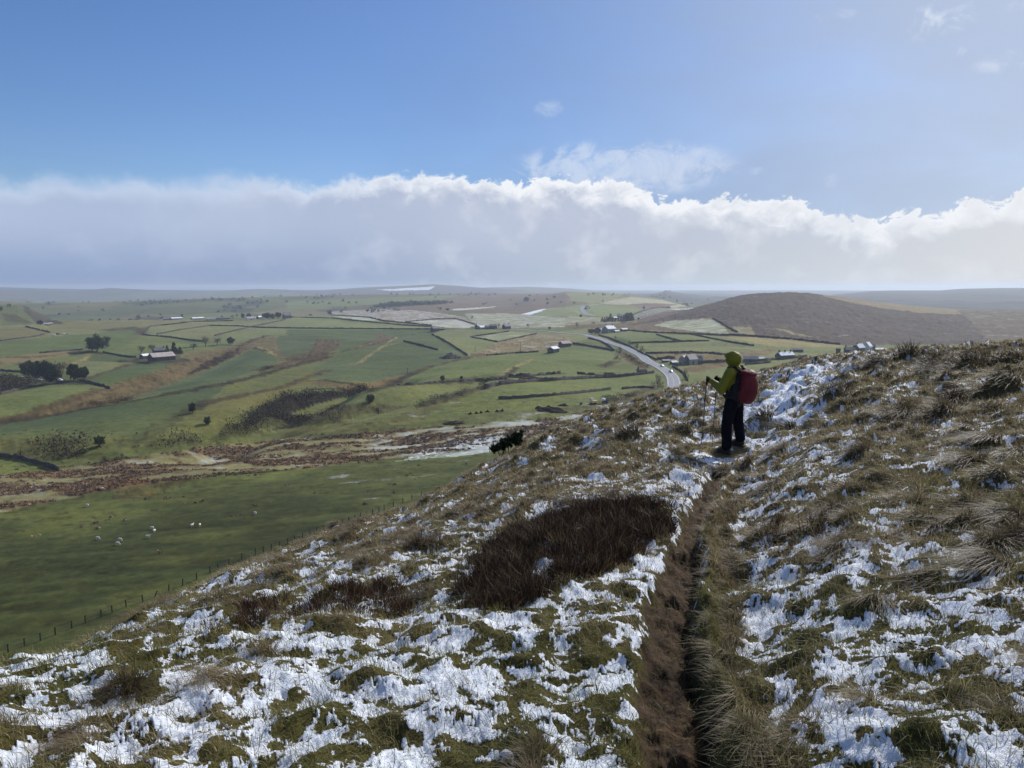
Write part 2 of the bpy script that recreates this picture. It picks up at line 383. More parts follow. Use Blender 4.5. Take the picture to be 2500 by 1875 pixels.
def pip_grid(poly):
    """rows, cols slice and inside mask for a world polygon, tested on the polar grid"""
    pr = np.hypot(poly[:, 0], poly[:, 1]); pa = np.arctan2(poly[:, 0], poly[:, 1])
    i0 = max(0, np.searchsorted(RR, pr.min()*0.97)-2); i1 = min(nR, np.searchsorted(RR, pr.max()*1.03)+2)
    j0 = max(0, np.searchsorted(AZ, pa.min()-0.01)-1); j1 = min(nC, np.searchsorted(AZ, pa.max()+0.01)+1)
    sl_ = (slice(i0, i1), slice(j0, j1)); x = GX[sl_]+wx[sl_]; y = GY[sl_]+wy[sl_]
    return sl_, pip(x, y, poly)
def pip(x, y, poly):
    ins = np.zeros(x.shape, bool); n = len(poly)
    for i in range(n):
        x0, y0 = poly[i]; x1, y1 = poly[(i+1) % n]
        if y0 == y1: continue
        c = ((y0 > y) != (y1 > y)) & (x < (x1-x0)*(y-y0)/(y1-y0)+x0)
        ins ^= c
    return ins
def paint(s, pts, col, k=1.0, snow=0.0, rush=0.0, spk=0.0):
    pw = VHp(dens(PX(s, pts), 14, True)); sl_, ins = pip_grid(pw)
    if not ins.any(): return
    for arr, v in ((snowv, snow), (rushv, rush), (SPK, spk)):
        b = arr[sl_]; b[ins] = v
    b = colr[sl_]; b[ins] = b[ins]*(1-k)+np.array(col)*k
MOOR, HEATH, PALE, FROST = C(116, 104, 96), C(76, 67, 68), C(136, 144, 112), C(152, 160, 138)
GB, GM, GD, GDEEP, GP = C(110, 127, 82), C(92, 111, 76), C(80, 103, 73), C(68, 98, 68), C(124, 137, 102)
BR, TAN, YEL, SCR, RUSH = C(100, 90, 70), C(134, 126, 98), C(124, 126, 82), C(66, 60, 48), C(118, 92, 74)
PAINT = [
 ('R2', [(100, 170), (560, 150), (1000, 130), (1400, 150), (1900, 175), (1700, 195), (1200, 185), (900, 180), (500, 190), (0, 190)], C(84, 78, 84)),
 ('R2', [(600, 158), (1000, 137), (960, 160), (700, 166)], C(160, 160, 160), .9, .8),
 ('R2', [(560, 215), (1160, 195), (1150, 215), (700, 240), (560, 260), (0, 300), (0, 240)], C(116, 134, 98)),
 ('R2', [(1150, 200), (1700, 160), (1950, 180), (1900, 230), (2000, 260), (1700, 290), (1600, 325), (1100, 310), (600, 290), (900, 250)], MOOR, 1, 0, .3, .2),
 ('R2', [(610, 262), (1080, 240), (1070, 255), (620, 283)], C(58, 62, 62)),
 ('R2', [(1580, 326), (1700, 293), (1790, 285), (1650, 326)], FROST, 1, .85),
 ('R2', [(1100, 290), (1420, 270), (1400, 278), (1150, 300)], FROST, 1, .5),
 ('R2', [(290, 305), (600, 290), (900, 300), (1200, 340), (1270, 390), (1180, 362), (800, 378), (500, 340), (310, 332)], C(134, 122, 106), 1, 0, .4, .7),
 ('R2', [(310, 337), (560, 345), (640, 372), (500, 366)], FROST, 1, 0, 0, .7),
 ('R2', [(800, 378), (1100, 357), (1190, 367), (1285, 402), (1200, 418), (1100, 418), (870, 385)], C(156, 156, 138), 1, 0, .2, .8),
 ('R2', [(1200, 320), (1500, 318), (2212, 370), (2212, 405), (1500, 418), (1270, 398)], C(144, 152, 134), 1, 0, .1, .6),
 ('R2', [(1750, 290), (2000, 258), (1990, 300), (2050, 340), (1650, 330)], C(130, 145, 110), 1, 0, 0, .25),
 ('R2', [(2050, 262), (2212, 268), (2212, 342), (2060, 335), (2020, 300)], C(122, 142, 98)),
 ('Z4', [(0, 80), (300, 72), (800, 105), (620, 180), (460, 230), (330, 235), (250, 200), (100, 190)], C(134, 144, 112), 1, 0, 0, .2),
 ('Z4', [(480, 225), (650, 175), (900, 138), (1300, 180), (1650, 262), (1500, 292), (1000, 240), (700, 240)], C(166, 170, 152), 1, 0, 0, .5),
 ('Z4', [(850, 240), (1080, 220), (1520, 235), (1400, 282), (1060, 300)], MOOR),
 ('Z4', [(290, 330), (350, 250), (820, 300), (1090, 312), (900, 382), (800, 400), (600, 405), (400, 405)], C(126, 144, 104), 1, 0, 0, .15),
 ('Z4', [(0, 400), (500, 420), (900, 450), (880, 500), (500, 500), (0, 520)], C(140, 146, 120), 1, 0, .1, .5),
 ('Z4', [(500, 500), (1000, 470), (1400, 458), (1990, 430), (2212, 560), (2212, 668), (1400, 612), (900, 585), (450, 560), (0, 560), (0, 520)], C(112, 102, 86), 1, 0, .5, .25),
 ('Z4', [(880, 412), (1200, 332), (1480, 312), (1700, 302), (2212, 160), (2212, 470), (2000, 432), (1400, 460), (1000, 478)], C(104, 92, 86), 1, 0, .6, .25),
 ('Z4', [(915, 382), (1180, 300), (1400, 285), (1450, 310), (1200, 380), (1000, 440), (900, 442)], C(116, 118, 108), 1, .40, .6),
 ('Z4', [(1420, 297), (1740, 290), (1700, 312), (1450, 312)], FROST, 1, .5),
 ('Z4', [(1190, 520), (1400, 460), (1990, 432), (2180, 560), (2212, 642), (1700, 600), (1300, 540)], C(150, 160, 136), 1, 0, 0, .6),
 ('R3', [(590, 206), (700, 178), (780, 152), (860, 134), (950, 128), (1050, 124), (1150, 128), (1300, 150), (1500, 180), (1700, 205), (1900, 222), (2060, 290), (2110, 382), (1480, 387), (1300, 387), (870, 342), (800, 332), (690, 250), (450, 268), (250, 292), (420, 258)], HEATH, 1, 0, .8, .22),
 ('R3', [(1160, 128), (1300, 145), (1500, 176), (1700, 199), (1900, 218), (1930, 240), (1700, 228), (1500, 204), (1350, 178)], C(134, 128, 112), 1, 0, .3, .2),
 ('R3', [(1880, 216), (2212, 216), (2300, 380), (2060, 384), (2000, 330), (1950, 270)], C(100, 93, 84), 1, 0, .5, .3),
 ('R3', [(780, 295), (870, 300), (895, 342), (800, 332)], C(136, 134, 108), 1, 0, .2, .3),
 ('R3', [(870, 342), (1010, 342), (1300, 374), (1280, 388), (900, 352)], C(120, 112, 96), 1, 0, .5, .2),
 ('R3', [(60, 335), (200, 300), (420, 330), (640, 335), (900, 352), (1340, 387), (1480, 390), (1480, 440), (1130, 440), (900, 520), (560, 570), (480, 480), (200, 345)], C(116, 130, 88), 1, 0, .1, .1),
 ('R3', [(640, 340), (900, 350), (1340, 387), (1280, 397), (1000, 397), (760, 352)], C(146, 144, 108), 1, 0, .1, .1),
 ('R3', [(330, 382), (700, 367), (950, 402), (880, 412), (370, 432)], C(118, 130, 92)),
 ('R3', [(180, 342), (410, 332), (500, 372), (280, 380)], C(104, 122, 82), 1, 0, 0, .1),
 ('R3', [(380, 432), (560, 422), (780, 425), (1000, 405), (950, 440), (640, 468), (480, 474), (420, 457)], C(124, 116, 86), 1, 0, .5, .1),
 ('R3', [(520, 510), (640, 480), (760, 472), (900, 466), (760, 490), (600, 520)], C(112, 100, 74), 1, 0, .4),
 # left of the road
 ('R2', [(970, 465), (1030, 428), (1270, 426), (1600, 430), (1850, 465), (2050, 480), (2212, 560), (2212, 600), (1930, 550), (1740, 580), (1230, 615)], C(120, 133, 100), 1, 0, 0, .1),
 ('R2', [(1280, 480), (1500, 441), (1680, 453), (1420, 512)], C(138, 152, 124), 1, 0, 0, .4),
 ('R2', [(1420, 514), (1700, 455), (1850, 465), (1960, 500), (1840, 542), (1760, 572), (1550, 587), (1350, 602), (1300, 592)], C(134, 128, 102), 1, 0, .5, .4),
 ('R2', [(1230, 590), (1340, 585), (1350, 606), (1250, 612)], C(98, 84, 74)),
 ('R1', [(180, 400), (960, 370), (980, 412), (700, 442), (360, 452)], C(122, 127, 93)),
 ('R1', [(0, 410), (180, 408), (335, 452), (330, 472), (0, 502)], C(120, 122, 92)),
 ('R1', [(0, 505), (930, 430), (900, 482), (740, 552), (280, 582), (0, 612)], C(98, 116, 76)),
 ('R1', [(680, 425), (920, 405), (940, 415), (720, 440)], C(104, 98, 78), 1, 0, .3),
 ('R1', [(0, 612), (280, 584), (600, 560), (600, 590), (350, 620), (0, 680)], C(126, 122, 98), 1, 0, .2),
 ('R1', [(110, 692), (350, 622), (600, 600), (430, 682), (200, 712)], C(108, 118, 78)),
 ('R1', [(0, 700), (110, 695), (340, 700), (440, 700), (500, 770), (0, 870)], C(92, 106, 72)),
 ('R1', [(350, 712), (600, 640), (860, 650), (880, 665), (560, 772), (440, 700)], C(118, 130, 96)),
 ('R1', [(600, 590), (720, 580), (900, 605), (950, 635), (860, 652), (600, 640)], C(86, 100, 70)),
 ('R1', [(550, 780), (800, 692), (950, 642), (1250, 640), (1100, 690), (800, 800), (730, 812)], C(86, 105, 72)),
 ('R1', [(980, 465), (1010, 410), (1300, 375), (1580, 370), (1990, 345), (2212, 330), (2212, 430), (1750, 405), (1380, 495)], C(128, 138, 106), 1, 0, 0, .1),
 ('R1', [(720, 582), (980, 470), (1350, 505), (1640, 530), (1100, 600), (880, 602)], C(110, 127, 88)),
 ('R1', [(1380, 497), (1750, 407), (2212, 430), (2212, 482), (1900, 472), (1750, 490), (1560, 522)], C(120, 134, 100)),
 ('R2', [(0, 335), (290, 330), (500, 368), (790, 395), (980, 410), (970, 428), (0, 422)], C(124, 138, 104), 1, 0, 0, .15),
 ('R2', [(0, 428), (600, 426), (980, 430), (1000, 455), (740, 482), (560, 530), (360, 592), (360, 500), (180, 490), (150, 590), (0, 622)], C(86, 106, 73)),
 ('R2', [(600, 450), (740, 480), (700, 492), (560, 540), (430, 560), (520, 520), (620, 490)], C(104, 92, 80), 1, 0, .5, .3),
 ('R1', [(1860, 520), (1880, 470), (2212, 440), (2130, 500), (2120, 560), (1980, 640), (1900, 600)], C(86, 102, 78)),
 ('R2', [(180, 490), (360, 500), (360, 547), (250, 602), (110, 642), (0, 642), (0, 610), (150, 590), (190, 540)], C(98, 88, 72), 1, 0, .6),
 ('R1', [(1250, 600), (1640, 535), (1850, 470), (1880, 560), (1940, 640), (1760, 600), (1700, 560), (1400, 640), (1200, 650)], C(112, 108, 84), 1, 0, .4),
 ('R1', [(1940, 640), (2212, 590), (2212, 700), (1900, 800), (1740, 740), (1880, 680)], C(104, 98, 78), 1, 0, .4),
 ('R1', [(0, 1042), (500, 880), (750, 800), (1000, 730), (1200, 650), (1640, 540), (1700, 550), (1400, 700), (1020, 842), (770, 932), (400, 1002), (0, 1062)], C(104, 96, 74), 1, 0, .7),
 ('R1', [(1250, 742), (1400, 642), (1640, 545), (1560, 622), (1400, 692)], C(70, 58, 50), 1, 0, .8),
 ('R1', [(1020, 840), (1400, 700), (1720, 550), (1850, 600), (1880, 650), (1500, 782), (1180, 852)], C(88, 106, 80)),
 ('R1', [(0, 880), (440, 790), (680, 825), (500, 890), (200, 1000), (0, 1030)], C(106, 122, 82)),
 ('R1', [(0, 1062), (400, 1002), (770, 932), (1200, 852), (1530, 792), (1470, 862), (1380, 922), (1150, 1032), (930, 1152), (600, 1162), (0, 1182)], C(80, 98, 72)),
 ('R1', [(1530, 792), (1740, 742), (2000, 662), (2212, 640), (2212, 702), (1900, 822), (1500, 882)], C(104, 115, 76), 1, 0, .15),
 ('R1', [(930, 1192), (1150, 1062), (1400, 912), (1900, 822), (2212, 702), (2212, 762), (2000, 842), (1900, 960), (1700, 1012), (1500, 1082), (1430, 1192), (1100, 1212)], C(114, 118, 76), 1, 0, .1),
 ('R2', [(180, 692), (350, 602), (560, 532), (740, 482), (950, 457), (1010, 467), (1215, 602), (1060, 642), (950, 692), (830, 722), (560, 782), (400, 772), (170, 762)], C(90, 108, 80)),
 ('R2', [(400, 700), (560, 620), (760, 560), (1000, 570), (1100, 620), (800, 720), (560, 780)], C(86, 104, 77)),
 ('R2', [(170, 802), (180, 772), (300, 777), (560, 790), (750, 740), (930, 695), (760, 795), (560, 838)], C(116, 106, 80), 1, 0, .5),
 ('R2', [(750, 792), (930, 702), (1230, 627), (1600, 582), (1930, 545), (2212, 590), (2212, 662), (1850, 722), (1500, 747), (1050, 777)], C(106, 124, 80)),
 ('R2', [(610, 842), (760, 797), (1100, 792), (1500, 772), (1330, 812), (1100, 862), (900, 902), (850, 942), (640, 932), (300, 962), (0, 1062), (0, 1012), (300, 902)], C(110, 122, 82)),
 ('R2', [(850, 942), (1100, 862), (1340, 802), (1500, 762), (1560, 772), (1340, 827), (1200, 872), (1060, 922), (880, 962)], C(80, 74, 62), 1, 0, .6),
 ('R2', [(30, 1042), (240, 982), (350, 937), (600, 932), (850, 942), (700, 982), (500, 1002), (370, 1062), (0, 1082)], C(88, 80, 68), 1, 0, .7),
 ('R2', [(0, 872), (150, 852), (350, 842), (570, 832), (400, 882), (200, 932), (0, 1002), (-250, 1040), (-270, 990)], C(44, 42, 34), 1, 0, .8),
 ('R2', [(0, 1092), (400, 1042), (700, 992), (880, 962), (1060, 922), (1150, 882), (1000, 982), (840, 1072), (500, 1112), (120, 1152), (-80, 1160)], C(128, 124, 86), 1, 0, .2),
 ('R2', [(1340, 827), (1600, 790), (2212, 750), (2212, 892), (2000, 942), (1700, 962), (1400, 1012), (1100, 1052), (830, 1082), (900, 1042), (1000, 982), (1150, 882)], C(108, 125, 78)),
 ('R2', [(1500, 772), (1850, 722), (2212, 662), (2212, 748), (1900, 763)], C(106, 124, 78)),
 ('Z5', [(-20, 700), (400, 650), (860, 605), (860, 860), (650, 860), (280, 885), (-20, 900)], C(104, 122, 76)),
 ('Z4', [(690, 880), (800, 900), (1000, 985), (1190, 1085), (1010, 1106), (900, 1050), (800, 980)], C(96, 82, 62), 1, 0, .7),
 ('Z4', [(120, 760), (300, 705), (480, 745), (670, 865), (450, 825)], C(102, 118, 76)),
 ('R2', [(1100, 1052), (1400, 1012), (1700, 962), (2000, 942), (2100, 930), (2100, 960), (1700, 985), (1300, 1030)], C(88, 90, 66), 1, 0, .5),
 ('R1', [(0, 1182), (600, 1162), (930, 1172), (930, 1212), (380, 1232), (260, 1302), (0, 1272)], C(92, 84, 60), 1, 0, .7),
 ('R1', [(380, 1237), (1000, 1207), (1060, 1252), (700, 1277), (400, 1272)], C(118, 127, 80), 1, 0, .1),
 ('R1', [(0, 1272), (150, 1282), (380, 1372), (440, 1400), (0, 1400)], C(98, 114, 74)),
 ('R1', [(250, 1300), (330, 1245), (550, 1275), (530, 1312), (300, 1307)], C(60, 60, 52), 1, 0, .6),
 ('R1', [(0, 252), (130, 262), (250, 390), (0, 405)], C(100, 112, 82), 1, 0, .3), ('R1', [(130, 262), (200, 290), (430, 388), (250, 392), (190, 330)], C(72, 72, 66), 1, 0, .5), ('R1', [(10, 320), (110, 330), (230, 390), (40, 370)], C(84, 84, 68), 1, 0, .5),
 # the brown rush belt and the near field
 ('V', [(0, 1028), (110, 1020), (200, 1003), (420, 968), (500, 958), (700, 940), (900, 925), (1200, 903), (1330, 870), (1400, 880), (1300, 960), (1060, 1010), (700, 1030), (300, 1045), (120, 1090), (0, 1110), (-200, 1140), (-200, 1040)], C(116, 101, 82), 1, 0, .8, .35),
 ('V', [(-200, 1142), (0, 1108), (120, 1082), (240, 1060), (330, 1030), (640, 1014), (840, 992), (950, 978), (1070, 960), (1300, 960), (1300, 1500), (-200, 2100), (-400, 1700)], C(61, 72, 43)),
 ('V', [(100, 1060), (330, 1030), (400, 1040), (240, 1062)], RUSH, 1, 0, 1),
 ('V', [(250, 1060), (420, 1030), (390, 1050), (300, 1080), (240, 1078)], C(78, 62, 48), 1, 0, 1),
]
for a in PAINT: paint(*a)
_fr = (sstep(1800, 2000, gr)*sstep(1760, 1800, px_of))[..., None]; colr = colr*(1-_fr)+C(66, 66, 74)*_fr; snowv = snowv*(1-_fr[..., 0]); SPK = SPK*(1-_fr[..., 0]); rushv = rushv*(1-_fr[..., 0])
def band(s, pts, wid, col, rush=0.6, k=0.85):
    w = VHp(dens(PX(s, pts), 10, False)); pr = np.hypot(w[:, 0], w[:, 1]); pa = np.arctan2(w[:, 0], w[:, 1])
    i0 = max(0, np.searchsorted(RR, pr.min()*0.96)-2); i1 = min(nR, np.searchsorted(RR, pr.max()*1.04)+2); j0 = max(0, np.searchsorted(AZ, pa.min()-0.01)-1); j1 = min(nC, np.searchsorted(AZ, pa.max()+0.01)+1)
    sl_ = (slice(i0, i1), slice(j0, j1)); x, y = GX[sl_], GY[sl_]; best = np.full(x.shape, 1e9)
    for q in range(len(w)-1): best = np.minimum(best, segd(x, y, w[q], w[q+1])[0])
    m = sstep(1.2, 0.5, best/wid+0.5*fbm(x/9, y/9, 3, 45))*k
    colr[sl_] = colr[sl_]*(1-m[..., None])+np.array(col)*m[..., None]; rushv[sl_] = np.maximum(rushv[sl_], m*rush)
DKB, BRB, PLB = C(52, 48, 38), C(84, 74, 56), C(150, 146, 112)
BANDS = [('R1', [(0, 1040), (200, 1000), (500, 890), (680, 826)], 4, BRB), ('R1', [(0, 1058), (400, 1000), (770, 932), (1000, 890), (1200, 850), (1530, 790)], 5, DKB), ('R1', [(1530, 790), (1740, 740), (2000, 665), (2212, 615)], 5, DKB),
 ('R1', [(870, 1200), (1010, 1130), (1150, 1045), (1290, 970), (1410, 915), (1600, 880)], 5, DKB), ('R1', [(1410, 915), (1650, 870), (1900, 820), (2212, 700)], 4, BRB), ('R1', [(1740, 700), (1860, 680), (1950, 650), (2110, 610), (2212, 590)], 6, BRB),
 ('R2', [(570, 835), (690, 800), (780, 755), (870, 715), (1000, 670), (1230, 615)], 5, BRB), ('R2', [(570, 840), (700, 810), (770, 765), (860, 720)], 4, DKB), ('R2', [(170, 775), (260, 770), (420, 790), (560, 825)], 3, DKB), ('R2', [(160, 828), (340, 825), (560, 835)], 3, DKB),
 ('R2', [(0, 620), (110, 640), (250, 600), (380, 575), (560, 535), (740, 480), (960, 440)], 3, BRB), ('R2', [(740, 480), (560, 600), (480, 655), (380, 662)], 2, PLB), ('R2', [(500, 650), (560, 600), (640, 545), (790, 505)], 1.5, PLB),
 ('R2', [(750, 800), (1100, 778), (1490, 762)], 5, DKB), ('R2', [(1490, 745), (1850, 722)], 5, DKB), ('R2', [(1440, 740), (1520, 690), (1650, 630)], 3, PLB), ('R2', [(1500, 735), (1550, 685)], 3, DKB),
 ('R2', [(1130, 900), (1230, 850), (1340, 825)], 4, BRB), ('R2', [(120, 1150), (500, 1112), (830, 1080), (1100, 1052), (1400, 1015), (1520, 1000)], 5, DKB), ('R2', [(0, 1150), (300, 1140), (560, 1115)], 4, DKB), ('R2', [(330, 1080), (700, 1010), (900, 985)], 4, BRB), ('R2', [(420, 1100), (800, 1030), (1000, 960)], 4, BRB),
 ('R1', [(560, 770), (700, 720), (870, 665)], 4, BRB), ('R1', [(600, 600), (560, 640), (450, 670)], 3, PLB), ('R1', [(340, 690), (430, 665)], 5, DKB), ('R1', [(0, 618), (250, 612), (350, 605)], 4, BRB), ('R1', [(150, 660), (300, 640)], 6, BRB), ('R1', [(840, 640), (1000, 655), (1150, 645), (1240, 630)], 7, DKB), ('R1', [(500, 595), (600, 575), (680, 590)], 6, DKB),  # last band here: painted cast shadow of the big round tree
 ('R1', [(1180, 560), (1350, 540), (1480, 530), (1640, 535)], 6, DKB), ('R1', [(1640, 530), (1730, 490), (1800, 470)], 7, BRB), ('R1', [(1730, 545), (1800, 565), (1850, 600)], 2.5, PLB), ('R1', [(1720, 550), (1790, 570)], 3, DKB), ('R1', [(930, 420), (960, 445), (930, 460)], 8, BRB), ('R1', [(700, 435), (840, 425), (900, 415)], 6, DKB),
 ('R1', [(0, 1205), (30, 1240), (250, 1265), (330, 1235)], 8, BRB), ('R1', [(330, 1180), (500, 1175), (600, 1190)], 8, DKB), ('R1', [(1040, 1205), (1300, 1195), (1450, 1188)], 6, DKB), ('R1', [(380, 1275), (560, 1275), (760, 1280)], 5, DKB), ('Z1', [(1150, 1165), (1300, 1130), (1440, 1080)], 2.5, PLB),
 ('R3', [(0, 700), (100, 688), (200, 660), (330, 620), (400, 590)], 5, BRB), ('Z4', [(500, 1060), (620, 1030), (700, 1000)], 5, BRB), ('Z4', [(560, 1040), (640, 1020)], 5, DKB), ('Z4', [(870, 585), (1100, 590), (1400, 610)], 3, PLB), ('Z6', [(640, 120), (760, 150), (900, 195), (1040, 225)], 5, PLB), ('Z6', [(1500, 335), (1700, 350), (1900, 335)], 5, BRB)]
for b_ in BANDS: band(*b_)
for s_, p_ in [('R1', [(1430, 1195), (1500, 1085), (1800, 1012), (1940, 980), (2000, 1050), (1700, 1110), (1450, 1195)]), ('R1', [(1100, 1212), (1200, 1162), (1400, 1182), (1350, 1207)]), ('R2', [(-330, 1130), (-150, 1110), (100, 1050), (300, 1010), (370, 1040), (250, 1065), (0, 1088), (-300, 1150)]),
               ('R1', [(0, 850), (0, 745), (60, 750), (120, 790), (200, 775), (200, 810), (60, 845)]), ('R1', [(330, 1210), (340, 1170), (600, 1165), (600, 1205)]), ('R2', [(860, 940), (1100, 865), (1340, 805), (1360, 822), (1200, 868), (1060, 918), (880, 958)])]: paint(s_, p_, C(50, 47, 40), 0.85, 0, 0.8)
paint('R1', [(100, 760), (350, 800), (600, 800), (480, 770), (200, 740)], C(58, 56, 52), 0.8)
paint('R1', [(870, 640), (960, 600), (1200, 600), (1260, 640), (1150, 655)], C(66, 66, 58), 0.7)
# rush belt: frosted clearings between long brown bands
belt = np.zeros(GX.shape); sl_, ins = pip_grid(VHp(dens(PX('V', [(-200, 1142), (0, 1108), (300, 1045), (640, 1014), (950, 978), (1110, 960), (1330, 870), (1200, 903), (900, 925), (420, 968), (0, 1028), (-200, 1040)]), 14, True))); belt[sl_] = ins
th = math.radians(14); ux = GX*math.cos(th)+GY*math.sin(th); uy = -GX*math.sin(th)+GY*math.cos(th)
bn = 0.6*fbm(ux/95, uy/16, 5, 51, 0.62)+0.75*fbm(ux/26, uy/5.5, 4, 52, 0.6)
px_bias = 0.45*sstep(700, 1150, px_of)-0.12+0.2*sstep(270, 215, gr)
fr = belt*sstep(0.0, 0.30, bn+px_bias*0.6-0.10)
colr = colr*(1-fr[..., None])+C(136, 140, 112)*fr[..., None]; rushv = rushv*(1-fr); SPK = np.maximum(SPK*(1-fr), fr*np.clip(0.50+px_bias, 0, 0.95))
pw = VHp(dens(PX('V', [(880, 990), (930, 965), (1080, 938), (1130, 945), (1060, 975), (1000, 985), (840, 1000)]), 14, True)); sl_, ins = pip_grid(pw); q = snowv[sl_]; q[ins] = 0.42; q = SPK[sl_]; q[ins] = 0.9
# near field: streaks of frost, paler and darker bands and rougher marks, all along the slope
nf = (sstep(420, 330, gr)*(1-belt)*(px_of < 1500))
_lw = 0.25+0.75*sstep(500, 900, px_of); st1 = fbm(ux/60, uy/6, 5, 61, 0.6); st2 = fbm(ux/25, uy/2.0, 4, 63, 0.6)
colr = colr*(1+(0.34*np.clip(st1, -1, 1)+0.20*np.clip(st2, -1, 1)+0.22*np.clip(fbm(ux/5, uy/1.2, 4, 68, .6), -1, 1))*nf)[..., None]
colr = colr+(C(108, 121, 76)-colr)*(nf*np.clip(sstep(0.0, 0.6, fbm(ux/45, uy/22, 2, 66))*0.45+sstep(200, 300, gr)*0.65+sstep(175, 140, gr)*0.35, 0, .9))[..., None]
SPK = SPK+nf*_lw*(0.16*sstep(0.15, 0.5, st2)+0.42*sstep(0.12, 0.5, fbm(ux/55, uy/9, 3, 65)-0.25+0.4*sstep(700, 1150, px_of)))
dk = (nf*sstep(0.42, 0.6, fbm(ux/12, uy/2.2, 3, 67))*0.6)[..., None]; colr = colr*(1-dk)+C(58, 58, 34)*dk
# mottling everywhere
mot = fbm(GX/26, GY/26, 4, 71)*0.5+fbm(GX/90, GY/90, 2, 72)*0.5
colr = colr*(1+np.clip(mot, -1, 1)*(0.10+0.25*np.clip(rushv, 0, 1)))[..., None]
rn = fbm(GX/9, GY/9, 4, 73, 0.6)
dk = (np.clip(rushv, 0, 1)*sstep(0.0, 0.5, rn)*0.45)[..., None]; colr = colr*(1-dk)+C(62, 52, 42)*dk
# geometry: rush belt and rough ground are lumpy
GZ = GZ+np.clip(rushv, 0, 1)*(0.35*np.maximum(fbm(GX/2.5, GY/2.5, 3, 75), -0.2)+0.7*fbm(GX/9, GY/9, 2, 76))*np.clip(gr/300, 0.6, 2.5)*sstep(2500, 1500, gr)
GZ = GZ+nf*0.22*st1
idx = np.arange(nR*nC).reshape(nR, nC)
quads = np.stack([idx[:-1, :-1], idx[:-1, 1:], idx[1:, 1:], idx[1:, :-1]], -1).reshape(-1, 4)[:, ::-1]
def ground_mat():
    m = bpy.data.materials.new('valley_land'); m.use_nodes = True; N = NT(m.node_tree); b = m.node_tree.nodes['Principled BSDF']
    b.inputs['Roughness'].default_value = 0.95; b.inputs['Specular IOR Level'].default_value = 0.12
    tc = N.n('ShaderNodeTexCoord'); P = tc.outputs['Object']
    base = N.n('ShaderNodeAttribute', attribute_name='cover').outputs['Color']
    sn = N.n('ShaderNodeAttribute', attribute_name='snow').outputs['Fac']; sp = N.n('ShaderNodeAttribute', attribute_name='frost').outputs['Fac']
    n1 = N.noise(P, 0.35, 6, 0.7); n2 = N.noise(P, 0.06, 5, 0.6); n3 = N.noise(P, 0.9, 4, 0.7)
    c = N.mix(N.mapr(n1, 0.25, 0.75, 0.0, 1.0), base, N.mix(1.0, base, (0.5, 0.52, 0.5, 1), 'MULTIPLY'))
    c = N.mix(N.mapr(n2, 0.35, 0.65, 0, 0.7), c, N.mix(1.0, c, (1.25, 1.15, 0.9, 1), 'MULTIPLY'))
    f = N.m('ADD', sp, N.m('MULTIPLY', N.m('SUBTRACT', n1, 0.5), 1.6)); f = N.m('ADD', f, N.m('MULTIPLY', N.m('SUBTRACT', n2, 0.5), 2.2))
    f = N.m('MULTIPLY', N.mapr(f, 0.40, 1.15), N.m('MULTIPLY', N.mapr(sp, 0.02, 0.3), 0.7))
    c = N.mix(f, c, (0.52, 0.56, 0.56, 1))
    g = N.mapr(N.m('ADD', sn, N.m('MULTIPLY', N.m('SUBTRACT', n1, 0.5), 1.3)), 0.42, 0.62)
    g = N.m('MULTIPLY', g, N.mapr(sn, 0.02, 0.2))
    c = N.mix(g, c, (0.72, 0.76, 0.8, 1))
    N.l(c, b.inputs['Base Color'])
    bp = N.n('ShaderNodeBump'); bp.inputs['Strength'].default_value = 0.5; bp.inputs['Distance'].default_value = 0.5
    N.l(N.m('ADD', n1, N.m('MULTIPLY', n2, 2.0)), bp.inputs['Height']); N.l(bp.outputs[0], b.inputs['Normal'])
    return m
GAIN_VALLEY = np.array([1.02, 0.90, 0.70])
me = mkmesh('valley', np.stack([GX, GY, GZ], -1).reshape(-1, 3), quads=quads, mat=ground_mat(), smooth=True)
attrc(me, 'cover', np.clip(colr.reshape(-1, 3)*GAIN_VALLEY, 0.003, 0.9)); attrf(me, 'snow', snowv); attrf(me, 'frost', SPK)
tag(link('terrain', me), 'rolling green farmland and moor filling the valley below the hillside', None, None, 'structure')
# interpolated height on the finished valley mesh
def HV(x, y):
    x = np.asarray(x, float); y = np.asarray(y, float)
    r = np.hypot(x, y); a = np.arctan2(x, y)
    fi = np.clip(np.interp(r, RR, np.arange(nR)), 0, nR-1.001); fj = np.clip(np.interp(a, AZ, np.arange(nC)), 0, nC-1.001)
    i = fi.astype(int); j = fj.astype(int); u = fi-i; v = fj-j
    return (GZ[i, j]*(1-u)*(1-v)+GZ[i+1, j]*u*(1-v)+GZ[i, j+1]*(1-u)*v+GZ[i+1, j+1]*u*v)
def VP(s, x, y):
    p = march(PX(s, [(x, y)]), HV, 90, 11500, 1200)[0]; return Vector((p[0], p[1], float(HV(p[0], p[1]))))
def VPL(s, pts, step=5):
    return march(dens(PX(s, pts), step, False), HV, 90, 11500, 1200)
def mpp(s, x, y):      # metres per full-size photo pixel at that ground point
    v = VP(s, x, y); return v.length/F

